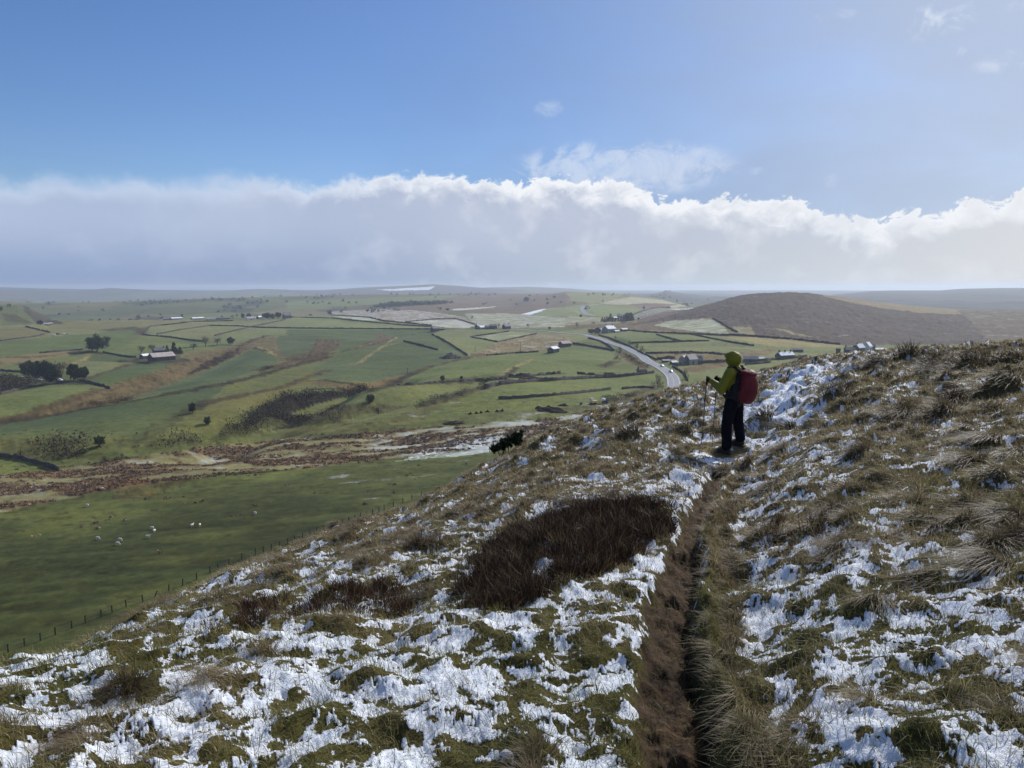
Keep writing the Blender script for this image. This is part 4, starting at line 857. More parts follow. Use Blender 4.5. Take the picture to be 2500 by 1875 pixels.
# heather
def heather(poly, n, h0, h1, dark, lab, wk=1.0):
    lo, hi = poly.min(0), poly.max(0); x = rng.uniform(lo[0], hi[0], n*2); y = rng.uniform(lo[1], hi[1], n*2)
    wq = 0.22*fbm(x/0.5, y/0.5, 4, 141); 
    nc = max(12, n//55); cxx = rng.uniform(lo[0], hi[0], nc*2); cyy = rng.uniform(lo[1], hi[1], nc*2); ci_ = rng.integers(0, nc*2, n*2); chh = rng.uniform(0.45, 1.15, nc*2)
    rad_ = np.abs(rng.normal(0, 0.075, n*2)); ag = rng.uniform(0, 6.283, n*2); x = cxx[ci_]+rad_*np.cos(ag); y = cyy[ci_]+rad_*np.sin(ag); wq = 0.22*fbm(x/0.5, y/0.5, 4, 141)
    m = pip(x+wq, y+wq, poly); x, y = x[m][:n], y[m][:n]; hm_ = chh[ci_][m][:n]; ag = ag[m][:n]; rad_ = rad_[m][:n]; n = len(x)
    dn = fbm(x/0.5, y/0.5, 3, 142); kk = rng.random(n) < np.clip(0.85+1.2*dn, 0.06, 1); x, y = x[kk], y[kk]; hm_, ag, rad_ = hm_[kk], ag[kk], rad_[kk]; n = len(x)
    col = mixc(C(*dark), C(92, 64, 44), rng.random(n)**1.8)*(0.35+0.75*rng.random(n))[:, None]; sw = rng.random(n) < 0.10; col[sw] = C(136, 118, 84)
    ln = rng.normal(0, 0.28, (n, 2))+np.stack([np.cos(ag), np.sin(ag)], 1)*(rad_*6)[:, None]
    r = np.hypot(x, y)
    me = blade_mesh('heather', np.stack([x, y, HF(x, y)], 1), rng.uniform(h0, h1, n)*hm_, np.maximum(0.004, r*0.0009)*wk, ln, col, 2, 0.3)
    me.materials.append(HM_); tag(link('heather', me), lab, 'heather', None, 'stuff')
heather(HP[0], 52000, 0.08, 0.25, (36, 27, 21), 'dense dark brown heather bed left of the muddy path')
heather(HP[1], 7000, 0.08, 0.17, (60, 38, 29), 'thin reddish heather stems standing in snow at the slope edge')
heather(HP[2], 700, 0.12, 0.24, (60, 44, 32), 'sparse dark twigs in snow right of the path')
heather(HP[3], 2500, 0.08, 0.18, (76, 52, 36), 'rusty brown heather fringe above the fence line')
# sheep droppings on the snow
import bmesh
def bm_obj(name, fn, m, parent=None, smooth=False):
    bm = bmesh.new(); fn(bm); me = bpy.data.meshes.new(name); bm.to_mesh(me); bm.free()
    if smooth: me.polygons.foreach_set('use_smooth', np.ones(len(me.polygons), dtype=bool))
    for q in (m if isinstance(m, (list, tuple)) else [m]): me.materials.append(q)
    return link(name, me, parent)
def f(bm):
    for i in range(46):
        a, r = rng.uniform(0, 6.28), abs(rng.normal(0, 34)); p = FP('P', 2226+r*math.cos(a)*1.2, 1578+r*math.sin(a)*0.55)
        bmesh.ops.create_icosphere(bm, subdivisions=2, radius=rng.uniform(0.005, 0.008), matrix=Matrix.Translation(p+Vector((0, 0, 0.012)))@Matrix.Diagonal((1.2, 1, 0.9, 1)))
tag(bm_obj('droppings', f, mat('dung', (0.02, 0.014, 0.01), 0.6), None, True), 'scatter of dark sheep droppings on a snow patch', 'droppings', None, 'stuff')

exec_parts = True
# ------------------------------------------------------------------ dry stone walls
STONE = mat('dry_stone', lin((68, 64, 62)), 0.95, 0.1, var=0.45, scale=1.3, bump=0.6, bscale=3)
STONE2 = mat('gritstone', lin((104, 96, 88)), 0.95, 0.1, var=0.3, scale=1.0, bump=0.4, bscale=4)
def wall(s, pts, label, h=1.6, t=0.7, gaps=0.0, fld=None):
    w = VPL(s, pts, 4); step = max(1.5, np.hypot(*w.mean(0))/330); w = resample(w, step); n = len(w)
    z = HV(w[:, 0], w[:, 1]); tg = np.gradient(w, axis=0); tg /= np.linalg.norm(tg, axis=1)[:, None]+1e-9; nr = np.stack([tg[:, 1], -tg[:, 0]], 1)
    k = max(1.0, np.hypot(*w.mean(0))/900)**0.5
    hh = h*k*(1+0.14*rng.normal(0, 1, n)); hh = np.clip(hh, 0.3, 3)
    if gaps > 0:
        g = fbm(np.arange(n)*0.23, np.zeros(n)+len(label), 3, 7); hh = np.where(g < -0.35+gaps, hh*0.25, hh)
    t = t*k; V = []; wob = 0.12*rng.normal(0, 1, n)
    for o, zz in ((-t/2*1.15, -0.6), (-t/2*0.8, None), (t/2*0.8, None), (t/2*1.15, -0.6)):
        p = w+nr*(o+wob)[:, None] if np.ndim(wob) else w+nr*o
        V.append(np.c_[p, z+(hh if zz is None else zz)])
    V = np.stack(V, 1).reshape(-1, 3); q = []
    i = np.arange(n-1)*4
    for a in range(3): q.append(np.stack([i+a, i+a+1, i+a+5, i+a+4], 1))
    q.append(np.array([[0, 3, 2, 1], [(n-1)*4, (n-1)*4+1, (n-1)*4+2, (n-1)*4+3]]))
    o = link('stone_wall', mkmesh('stone_wall', V, quads=np.concatenate(q), mat=STONE)); tag(o, label, 'stone wall', 'dry stone walls dividing the fields', 'thing')
WALLS = [
 ('Z1', [(430, 540), (850, 640)], 'thin wall slanting down to the parked vehicles in the far field'),
 ('Z1', [(0, 780), (580, 710), (760, 665)], 'low wall along the pale field below the far spur'),
 ('Z1', [(670, 985), (1100, 950), (1400, 930)], 'wall running towards the big round tree from its left'),
 ('Z1', [(0, 1285), (200, 1300), (400, 1312)], 'dark wall reaching the top of the yard trees'),
 ('Z1', [(1350, 1460), (1700, 1540), (1850, 1590)], 'thick dark wall leading right from the yard trees', 1.8),
 ('R1', [(0, 868), (200, 822), (440, 785)], 'wall bordering the bright field below the yard trees'),
 ('Z2', [(265, 410), (345, 310)], 'short steep wall joining two field corners below the long sheds'),
 ('Z2', [(350, 305), (900, 242), (1420, 229)], 'wall just below the long farm sheds'),
 ('Z2', [(265, 412), (600, 440), (860, 480), (1040, 495)], 'dark wall falling gently towards the bare tree row'),
 ('Z2', [(1110, 292), (1500, 300), (1800, 320), (2212, 325)], 'straight dark wall crossing the pale fields under the tree-hidden farm'),
 ('Z2', [(440, 405), (700, 355), (1110, 293)], 'faint wall rising across the pale field'),
 ('Z2', [(1180, 425), (1500, 345), (1700, 300), (2100, 215)], 'wall climbing to the farm hidden by trees'),
 ('Z1', [(1740, 975), (2070, 1040), (2300, 1060)], 'wall from the big round tree to the long barn'),
 ('R2', [(0, 345), (300, 352), (500, 372), (790, 400), (980, 410)], 'long wall ending at the dark stone barn'),
 ('R2', [(300, 330), (560, 347), (660, 372), (820, 385), (980, 402)], 'wall along the foot of the snow-dusted moor'),
 ('R2', [(0, 420), (400, 423), (970, 427)], 'level wall above the smooth green hill'),
 ('R2', [(980, 460), (1100, 525), (1220, 605)], 'wall running straight down the green hill to the rubble heap'),
 ('R2', [(1240, 478), (1350, 463), (1500, 441)], 'upper wall of the frosted field below the farmhouse'),
 ('R2', [(1250, 482), (1330, 495), (1420, 514)], 'lower left wall of the frosted field below the farmhouse'),
 ('R2', [(1420, 514), (1560, 485), (1690, 457)], 'wall between the frosted field and the tan field'),
 ('R2', [(790, 508), (900, 535), (1020, 568)], 'short broken wall on the face of the green hill'),
 ('R2', [(1350, 605), (1550, 588), (1700, 580)], 'wall below the tan field near the twin barns'),
 ('R2', [(800, 378), (1000, 358), (1150, 357), (1270, 395)], 'curving wall round the brightest snow-dusted field'),
 ('R2', [(1335, 824), (1450, 800), (1600, 785), (1900, 766), (2212, 750)], 'heavy black wall sweeping under the roadside field', 2.0),
 ('Z5', [(-20, 685), (200, 672), (500, 640), (860, 597)], 'dark wall in front of the ruined roadside barn', 1.9),
 ('Z7', [(960, 330), (1200, 318), (1450, 300), (1800, 270), (2175, 228)], 'ragged wall crossing the field above the spoil heaps', 1.4),
 ('Z5', [(280, 887), (450, 870), (650, 861), (860, 868)], 'short wall left of the bare roadside thorn', 1.2),
 ('Z4', [(100, 775), (300, 800), (450, 830), (660, 868)], 'dark wall leading from the twin barns to the road', 1.8),
 ('Z4', [(310, 700), (400, 722), (480, 745), (580, 800), (665, 865)], 'curved wall on the left verge of the road', 1.6),
 ('Z4', [(450, 657), (600, 700), (850, 802), (1050, 912), (1240, 995)], 'wall along the right verge of the road', 1.5),
 ('Z4', [(890, 765), (1200, 757), (1580, 745), (1945, 736)], 'wall across the green fields right of the road', 1.6),
 ('Z4', [(1230, 650), (1400, 700), (1580, 744)], 'wall slanting between two green fields right of the road', 1.5),
 ('Z4', [(840, 592), (1200, 622), (1700, 642), (2212, 662)], 'long dark wall at the foot of the brown heath', 1.7),
 ('Z4', [(1700, 645), (2000, 710), (2212, 747), (2550, 800)], 'wall dropping from the heath towards the cottage row', 1.5),
 ('Z4', [(1080, 905), (1700, 892), (2000, 905), (2212, 932)], 'wall behind the grey barns above the hiker', 1.5),
 ('Z5', [(920, 352), (1240, 334)], 'yard wall left of the grey barns', 2.0),
 ('Z5', [(1200, 478), (1500, 450), (1800, 415), (2200, 392)], 'tall dark wall in front of the grey barns', 2.2),
 ('Z5', [(1190, 482), (1290, 540), (1400, 610), (1470, 740)], 'wall curving down the verge beside the cars', 1.4),
 ('Z6', [(0, 210), (450, 240), (900, 275), (1500, 342)], 'long wall along the bottom of the dark heather hill', 1.9),
 ('Z6', [(210, 612), (400, 600), (560, 582)], 'wall just right of the hiker below the cottage row', 1.5),
 ('Z6', [(180, 575), (500, 560), (800, 530), (1050, 508)], 'dark wall under the long low shed and cottage row', 1.9),
 ('Z4', [(1990, 432), (2100, 490), (2212, 562), (2330, 620)], 'wall climbing the left end of the heather hill', 1.8),
 ('R1', [(0, 1290), (130, 1300), (220, 1325), (300, 1345), (400, 1384)], 'dark wall dividing the nearest green corner field', 1.6),
 ('Z4', [(920, 380), (1050, 330), (1180, 295), (1300, 282), (1420, 287)], 'wall round the snowy knoll beside the conifers', 2.0),
 ('R2', [(1500, 745), (1700, 738), (1850, 725)], 'collapsed wall with dark rubble above the black wall', 1.8, .7, .25),
 ('R2', [(750, 802), (900, 798), (1100, 780), (1300, 770), (1490, 762)], 'tumbled old wall with two thorn bushes on it', 1.3, .8, .3),
 ('R2', [(1960, 728), (2080, 735), (2212, 735)], 'broken wall stub left of the ruined roadside barn', 1.7, .8, .2),
]
for a in WALLS: wall(*a)

# ------------------------------------------------------------------ buildings
SLATE = mat('slate_roof', lin((104, 104, 112)), 0.6, 0.4, var=0.2, scale=0.8, bump=0.2)
SNOWROOF = mat('snowy_roof', (0.72, 0.75, 0.8), 0.8, 0.3, var=0.12, scale=0.6)
PALEROOF = mat('fibre_roof', lin((170, 160, 155)), 0.8, 0.2, var=0.2, scale=0.4)
DWALL = mat('sooty_stone', lin((74, 70, 70)), 0.95, 0.1, var=0.3, scale=1.0)
WWALL = mat('whitewash', lin((205, 205, 200)), 0.9, 0.1, var=0.08)
GWALL = mat('grey_render', lin((132, 132, 130)), 0.9, 0.1, var=0.12)
GLASS = mat('window_glass', (0.03, 0.035, 0.045), 0.15, 0.5)
TIMBER = mat('dark_timber', lin((60, 48, 38)), 0.8, 0.2, var=0.2)
def boxv(x0, x1, y0, y1, z0, z1):
    V = [(x, y, z) for x in (x0, x1) for y in (y0, y1) for z in (z0, z1)]
    return V, [(0, 1, 3, 2), (4, 6, 7, 5), (0, 4, 5, 1), (2, 3, 7, 6), (0, 2, 6, 4), (1, 5, 7, 3)]
def addbox(bm, x0, x1, y0, y1, z0, z1):
    V, Fc = boxv(x0, x1, y0, y1, z0, z1); vs = [bm.verts.new(v) for v in V]
    for q in Fc: bm.faces.new([vs[i] for i in q])
def house(s, x, y, wpx, hpx, label, cat='barn', rz=0.0, roof=SLATE, walls=DWALL, chim=0, win=3, dep=0.62, eave=0.6, name='barn', group=None, door=True, hgt=None):
    """wpx, hpx: width and height in zoom pixels of system s; gable roof along local x"""
    k = SC[s][2] if s != 'V' else 1/1.1302
    if roof is SNOWROOF: rz = abs(rz)*0.6+0.62; eave = min(0.7, eave+0.08)
    p = VP(s, x, y); m = p.length/F; W = wpx/k*m; H = hpx/k*m; D = W*dep
    yaw = -math.atan2(p.x, p.y)+rz; e = empty(name, (p.x, p.y, p.z-0.3), yaw); zE = H*eave+0.3; zT = H+0.3; a, b = W/2, D/2
    def fw(bm):
        pts = [(-b, -2.0), (b, -2.0), (b, zE), (0, zT-0.12), (-b, zE)]
        L = [bm.verts.new((-a, q[0], q[1])) for q in pts]; R = [bm.verts.new((a, q[0], q[1])) for q in pts]
        bm.faces.new(L[::-1]); bm.faces.new(R)
        for i in (0, 1, 4): j = (i+1) % 5; bm.faces.new([L[i], L[j], R[j], R[i]])
    bm_obj('wall', fw, walls, e)
    ov = 0.35; sl = (zT-zE)/b
    def fr2(bm):
        th = 0.22
        for sg in (-1, 1):
            y1 = sg*(b+ov); z1 = zE-sl*ov
            top = [(-a-ov, 0, zT+0.02), (a+ov, 0, zT+0.02), (a+ov, y1, z1+0.02), (-a-ov, y1, z1+0.02)]
            vs = [bm.verts.new(v) for v in top]+[bm.verts.new((v[0], v[1], v[2]+th)) for v in top]
            for q in ((0, 3, 2, 1), (4, 5, 6, 7), (0, 1, 5, 4), (1, 2, 6, 5), (2, 3, 7, 6), (3, 0, 4, 7)): bm.faces.new([vs[i] for i in q])
    rf = bm_obj('roof', fr2, roof, e)
    for c in range(chim):
        xx = (-a*0.85+(2*a*0.85)*(c/(chim-1) if chim > 1 else 0)) if chim > 1 else -a*0.7
        def fc(bm): addbox(bm, xx-0.45, xx+0.45, -0.4, 0.4, zT-0.6, zT+1.5); addbox(bm, xx-0.52, xx+0.52, -0.47, 0.47, zT+1.3, zT+1.44); addbox(bm, xx-0.15, xx+0.15, -0.15, 0.15, zT+1.5, zT+1.9)
        bm_obj('chimney', fc, STONE2 if walls is not DWALL else DWALL, rf)
    for side in (-1, 1):
        for i in range(win):
            xx = -a*0.75+1.5*a*(i+0.5)/win; ww = min(0.6, a/win*0.5)
            y0 = side*b
            zc = zE*0.55
            def fg(bm): addbox(bm, xx-ww, xx+ww, min(y0, y0+side*0.05), max(y0, y0+side*0.05), zc-0.55, zc+0.55)
            wn = bm_obj('window', fg, GLASS, e)
    if door:
        def fd(bm): addbox(bm, -a*0.1-0.7, -a*0.1+0.7, -b-0.06, -b, 0.3, min(2.4, zE*0.8))
        bm_obj('door', fd, TIMBER, e)
        if win < 3:
            def fd2(bm): addbox(bm, a, a+0.07, -b*0.35, b*0.35, 0.3, zE*0.85)
            bm_obj('door', fd2, TIMBER, e)
    tag(e, label, cat, group); return e
HO = [
 ('Z2', 500, 738, 270, 92, 'long low barn with pale pinkish roof and open gable end', 'barn', 0.5, PALEROOF, DWALL, 0, 2, .45, .55),
 ('Z2', 282, 715, 100, 55, 'small shed with bluish roof left of the long barn', 'shed', 0.3, SNOWROOF, DWALL, 0, 1, .6, .6, 'shed'),
 ('Z2', 470, 650, 120, 70, 'dark farmhouse among trees behind the long barn', 'farmhouse', 0.2, SLATE, DWALL, 2, 3, .6, .6, 'farmhouse'),
 ('Z2', 685, 214, 150, 28, 'white-roofed shed, leftmost of the long sheds on the plateau edge', 'shed', 0.1, SNOWROOF, DWALL, 0, 0, .3, .55, 'shed'),
 ('Z2', 570, 216, 90, 20, 'low dark outbuilding at the left end of the long sheds', 'shed', 0.1, SLATE, DWALL, 0, 0, .4, .6, 'shed'),
 ('Z2', 960, 212, 165, 28, 'long pale-roofed shed between two other plateau sheds', 'shed', -0.1, SNOWROOF, DWALL, 0, 0, .25, .55, 'shed'),
 ('Z2', 1140, 210, 120, 20, 'low grey-roofed shed beside the darkest plateau shed', 'shed', 0.1, PALEROOF, GWALL, 0, 0, .3, .5, 'shed'),
 ('Z2', 1290, 208, 160, 24, 'dark-roofed long shed, rightmost of the plateau sheds', 'shed', 0.0, SLATE, DWALL, 0, 0, .3, .6, 'shed'),
 ('Z2', 1645, 218, 110, 42, 'pale house at the left of the tree-hidden farm', 'farmhouse', 0.3, PALEROOF, WWALL, 1, 3, .6, .55, 'farmhouse'),
 ('Z2', 1755, 200, 55, 32, 'small white-roofed house behind the tree-hidden farm', 'house', 0.3, SNOWROOF, DWALL, 1, 1, .7, .55, 'house'),
 ('Z2', 2110, 195, 90, 62, 'tall brown house at the right end of the tree-hidden farm', 'house', 0.4, SLATE, STONE2, 2, 3, .6, .6, 'house'),
 ('Z1', 770, 512, 95, 32, 'pale cottage at the foot of the far left spur', 'cottage', 0.2, PALEROOF, GWALL, 1, 2, .5, .55, 'cottage'),
 ('Z1', 848, 502, 60, 30, 'tiny tan cottage beside the pale cottage under the spur', 'cottage', 0.5, PALEROOF, STONE2, 1, 1, .6, .55, 'cottage'),
 ('Z3', 232, 436, 95, 58, 'tall dark stone barn standing alone at the end of the walls', 'barn', 0.55, SLATE, DWALL, 0, 1, .8, .7),
 ('Z3', 325, 420, 70, 24, 'low dark lean-to right of the lone stone barn', 'shed', 0.0, SLATE, DWALL, 0, 0, .5, .7, 'shed'),
 ('Z3', 795, 402, 46, 66, 'narrow dark gable house at the left end of the hilltop farm', 'house', 1.3, SLATE, DWALL, 1, 2, .9, .65, 'house'),
 ('Z3', 862, 404, 96, 44, 'low farm building with frosty pale roof on the hilltop', 'barn', 0.2, SNOWROOF, GWALL, 0, 0, .7, .45),
 ('Z3', 938, 402, 66, 40, 'small dark byre between pale-roofed and tall barns', 'byre', 0.1, SLATE, DWALL, 0, 1, .7, .6, 'byre'),
 ('Z3', 1020, 404, 92, 66, 'tall dark barn in the middle of the hilltop farm', 'barn', 0.15, SLATE, DWALL, 0, 1, .7, .68),
 ('Z3', 1198, 406, 92, 66, 'farmhouse with two chimneys at the right of the hilltop farm', 'farmhouse', 0.6, SLATE, DWALL, 2, 3, .8, .6, 'farmhouse'),
 ('Z3', 1830, 722, 165, 80, 'nearer of the twin dark barns with frosted roofs', 'barn', 0.75, SNOWROOF, DWALL, 0, 1, .55, .6),
 ('Z3', 1985, 645, 150, 78, 'farther of the twin dark barns, higher up the slope', 'barn', 0.65, PALEROOF, DWALL, 0, 1, .6, .62),
 ('Z4', 590, 618, 170, 92, 'large house with bright snowy roof beside the road bend', 'farmhouse', 0.45, SNOWROOF, GWALL, 2, 4, .6, .5, 'farmhouse'),
 ('Z4', 500, 612, 60, 46, 'small whitewashed wing at the left of the snowy-roofed house', 'house', 0.2, SNOWROOF, WWALL, 0, 1, .8, .6, 'house'),
 ('Z4', 690, 616, 70, 26, 'white-topped shed just right of the snowy-roofed house', 'shed', 0.2, SNOWROOF, DWALL, 0, 0, .6, .55, 'shed'),
 ('Z4', 793, 598, 92, 38, 'dark outbuilding with white roof at the wall end', 'shed', 0.1, SNOWROOF, DWALL, 0, 1, .5, .55, 'shed'),
 ('Z4', 758, 420, 100, 48, 'slate-roofed house showing above the conifers', 'house', 0.3, SLATE, GWALL, 1, 2, .6, .55, 'house'),
 ('Z4', 665, 440, 70, 34, 'small white-roofed house among the conifers', 'house', 0.4, SNOWROOF, DWALL, 1, 1, .6, .55, 'house'),
 ('Z4', 1102, 306, 34, 20, 'tiny pale hut at the top of the snowy knoll', 'hut', 0.3, PALEROOF, WWALL, 0, 0, .8, .6, 'hut'),
 ('Z5', 1400, 432, 130, 150, 'grey barn with pale gable edge nearest the cars', 'barn', 1.1, SLATE, GWALL, 0, 1, 1.0, .58),
 ('Z5', 1520, 436, 190, 170, 'broad double-height grey barn left of the hiker', 'barn', 0.75, SLATE, GWALL, 0, 1, .8, .55),
 ('Z5', 1640, 428, 150, 140, 'lower dark barn end joined to the broad grey barn', 'barn', 0.35, SLATE, DWALL, 0, 1, .7, .5),
 ('Z5', 1215, 428, 120, 52, 'low outbuilding with thick snow on its roof by the yard wall', 'shed', 0.2, SNOWROOF, DWALL, 0, 0, .6, .5, 'shed'),
 ('Z5', 1070, 395, 120, 44, 'small dark shed with frosted roof nearest the road', 'shed', 0.3, PALEROOF, DWALL, 0, 0, .7, .55, 'shed'),
 ('Z5', 635, 605, 170, 74, 'small derelict dark barn on the left of the road', 'barn', 0.1, DWALL, DWALL, 1, 1, .5, .72),
 ('Z6', 290, 572, 180, 72, 'long low grey shed just right of the hood', 'shed', 0.0, PALEROOF, DWALL, 0, 0, .35, .6, 'shed'),
 ('Z6', 430, 556, 90, 44, 'small pale prefab with white roof between shed and cottages', 'shed', 0.2, SNOWROOF, GWALL, 0, 1, .4, .55, 'shed'),
 ('Z6', 750, 528, 235, 84, 'row of cottages with snow-white roof and three chimneys', 'cottages', 0.35, SNOWROOF, DWALL, 3, 5, .42, .5, 'cottages'),
 ('Z6', 978, 508, 64, 30, 'small dark hut right of the cottage row', 'hut', 0.3, SLATE, DWALL, 0, 0, .7, .6, 'hut'),
 ('Z6', 928, 432, 120, 36, 'low dark field barn beyond the cottage row', 'barn', 0.1, SLATE, DWALL, 0, 0, .4, .6),
 ('Z6', 1470, 470, 46, 70, 'narrow dark outhouse left of the skyline houses', 'outhouse', 0.2, DWALL, DWALL, 0, 0, .8, .8, 'outhouse'),
 ('Z6', 1625, 450, 115, 70, 'dark long house with two chimneys on the left of the skyline houses', 'house', 0.4, SLATE, DWALL, 2, 2, .6, .6, 'house'),
 ('Z6', 1750, 440, 120, 100, 'dark-walled house with white roof in the middle of the skyline houses', 'house', 0.6, SNOWROOF, DWALL, 1, 2, .7, .5, 'house'),
 ('Z6', 1865, 430, 90, 112, 'house with the highest white gable of the skyline group', 'house', 1.0, SNOWROOF, WWALL, 0, 2, .9, .5, 'house'),
 ('Z6', 1925, 430, 66, 84, 'tall narrow dark house right of the highest white gable', 'house', 0.2, SLATE, DWALL, 1, 1, .8, .7, 'house'),
 ('Z6', 2030, 420, 140, 30, 'low shed under a flat band of snow at the right of the skyline group', 'shed', 0.1, SNOWROOF, DWALL, 0, 0, .4, .5, 'shed'),
]
for a in HO: house(*a)

# ------------------------------------------------------------------ trees and bushes
CROWN_D = mat('evergreen_foliage', lin((38, 52, 34)), 0.9, 0.1, var=0.5, scale=0.6)
CROWN_B = mat('bare_twigs', lin((74, 66, 52)), 0.95, 0.1, var=0.4, scale=0.6)
CROWN_G = mat('ivy_foliage', lin((58, 66, 40)), 0.9, 0.1, var=0.45, scale=0.6)
BARK = mat('bark', lin((62, 52, 44)), 0.95, 0.1, var=0.3)
GORSE = mat('gorse_foliage', lin((30, 44, 22)), 0.85, 0.15, var=0.5, scale=4)
def tube(bm, a, b, r0, r1, n=6):
    a, b = Vector(a), Vector(b); d = (b-a).normalized(); u = d.orthogonal().normalized(); v = d.cross(u)
    A = [bm.verts.new(a+(u*math.cos(2*math.pi*i/n)+v*math.sin(2*math.pi*i/n))*r0) for i in range(n)]
    B = [bm.verts.new(b+(u*math.cos(2*math.pi*i/n)+v*math.sin(2*math.pi*i/n))*r1) for i in range(n)]
    for i in range(n): bm.faces.new([A[i], A[(i+1) % n], B[(i+1) % n], B[i]])
    bm.faces.new(A[::-1]); bm.faces.new(B)
def tree_meshes(kind, seed):
    """unit-height tree; returns trunk mesh, crown mesh"""
    R = random.Random(seed); g = np.random.default_rng(seed)
    bt = bmesh.new()
    tube(bt, (0, 0, -0.05), (0.01, 0, 0.35), 0.03, 0.02); tips = []
    if kind == 'conifer': tube(bt, (0.01, 0, 0.3), (0, 0, 0.97), 0.02, 0.004)
    else:
        for i in range(9):
            a = R.uniform(0, 6.28); l = R.uniform(0.25, 0.42); z = R.uniform(0.15, 0.38)
            p = Vector((l*math.cos(a)*0.7, l*math.sin(a)*0.7, z+R.uniform(0.25, 0.45))); tube(bt, (0, 0, z), p, 0.014, 0.006, 5); tips.append(p)
            for j in range(4):
                q = p+Vector((R.uniform(-.14, .14), R.uniform(-.14, .14), R.uniform(0.0, .16))); tube(bt, p, q, 0.006, 0.002, 4); tips.append(q)
    mt = bpy.data.meshes.new('trunk'); bt.to_mesh(mt); bt.free(); mt.materials.append(BARK)
    # crown of small leaf- or twig-sized triangles gathered in clumps
    cl = []
    if kind == 'conifer':
        for i in range(90):
            z = R.uniform(0.06, 0.96); rad = 0.24*(1-z)**0.8+0.015; a = R.uniform(0, 6.28); q = R.uniform(0.4, 1)*rad; cl.append((q*math.cos(a), q*math.sin(a), z, 0.05*(1.3-z)))
        size, per, mtl, up = 0.045, 40, CROWN_D, 0.35
    elif kind == 'bush':
        for i in range(46):
            a = R.uniform(0, 6.28); q = R.uniform(0, 0.62); cl.append((q*math.cos(a), q*math.sin(a), R.uniform(0.1, 0.86)*(1-0.7*q*q/0.4), 0.13))
        size, per, mtl, up = 0.05, 30, CROWN_B, 1.4
    elif kind == 'bare':
        for p in tips: cl.append((p.x, p.y, p.z, 0.10))
        for i in range(40):
            a = R.uniform(0, 6.28); q = R.uniform(0.1, 0.36); cl.append((q*math.cos(a), q*math.sin(a), R.uniform(0.35, 0.93), 0.10))
        size, per, mtl, up = 0.03, 26, CROWN_B, 1.6
    else:
        for i in range(120):
            v = g.normal(0, 1, 3); v /= np.linalg.norm(v); q = R.uniform(0.45, 1)**0.6; lob = 1+0.18*math.sin(3*math.atan2(v[1], v[0])+seed)+0.1*math.sin(7*v[2]+seed)
            cl.append((v[0]*0.42*q*lob, v[1]*0.42*q*lob, 0.56+v[2]*0.40*q*lob, 0.085))
        size, per, mtl, up = 0.05, 60, (CROWN_G if kind == 'round' else CROWN_D), 0.8
    cl = np.array(cl); n = len(cl)*per; ci = np.repeat(np.arange(len(cl)), per)
    c = cl[ci, :3]+g.normal(0, 1, (n, 3))*cl[ci, 3:4]*0.5
    d1 = g.normal(0, 1, (n, 3)); d1[:, 2] *= up; d1 /= np.linalg.norm(d1, axis=1)[:, None]; d2 = g.normal(0, 1, (n, 3)); d2 /= np.linalg.norm(d2, axis=1)[:, None]
    s1 = size*(0.6+g.random((n, 1))); thin = 0.28 if kind in ('bare', 'bush') else 0.7
    V = np.stack([c-d1*s1*0.5, c+d1*s1*0.5*(2.2 if thin < .5 else 1), c+d2*s1*thin], 1).reshape(-1, 3); V[:, 2] = np.maximum(V[:, 2], 0.0)
    mc_ = mkmesh('crown', V, tris=np.arange(n*3).reshape(-1, 3), mat=mtl)
    return mt, mc_
PROTO = {(k, i): tree_meshes(k, 10+i*3+len(k)) for k in ('conifer', 'bare', 'round', 'dark', 'bush') for i in (0, 1)}
cnt = [0]
def tree(s, x, y, hpx, label, kind='round', wide=1.0, group=None, name=None):
    k = SC[s][2]; p = VP(s, x, y); h = hpx/k*p.length/F*(1.0 if kind == 'conifer' else 1.22); cnt[0] += 1
    nm = name or {'conifer': 'conifer_tree', 'bare': 'bare_tree', 'round': 'leafy_tree', 'dark': 'evergreen_tree', 'bush': 'bush'}[kind]
    e = empty(nm, (p.x, p.y, p.z-0.1), cnt[0]*1.7); e.scale = (h*wide, h*wide, h)
    mt, mc_ = PROTO[(kind, cnt[0] % 2)]; link('trunk', mt, e); link('crown', mc_, e)
    tag(e, label, 'bush' if kind == 'bush' else 'tree', group); return e
YT = 'trees round the farmyard at the left'
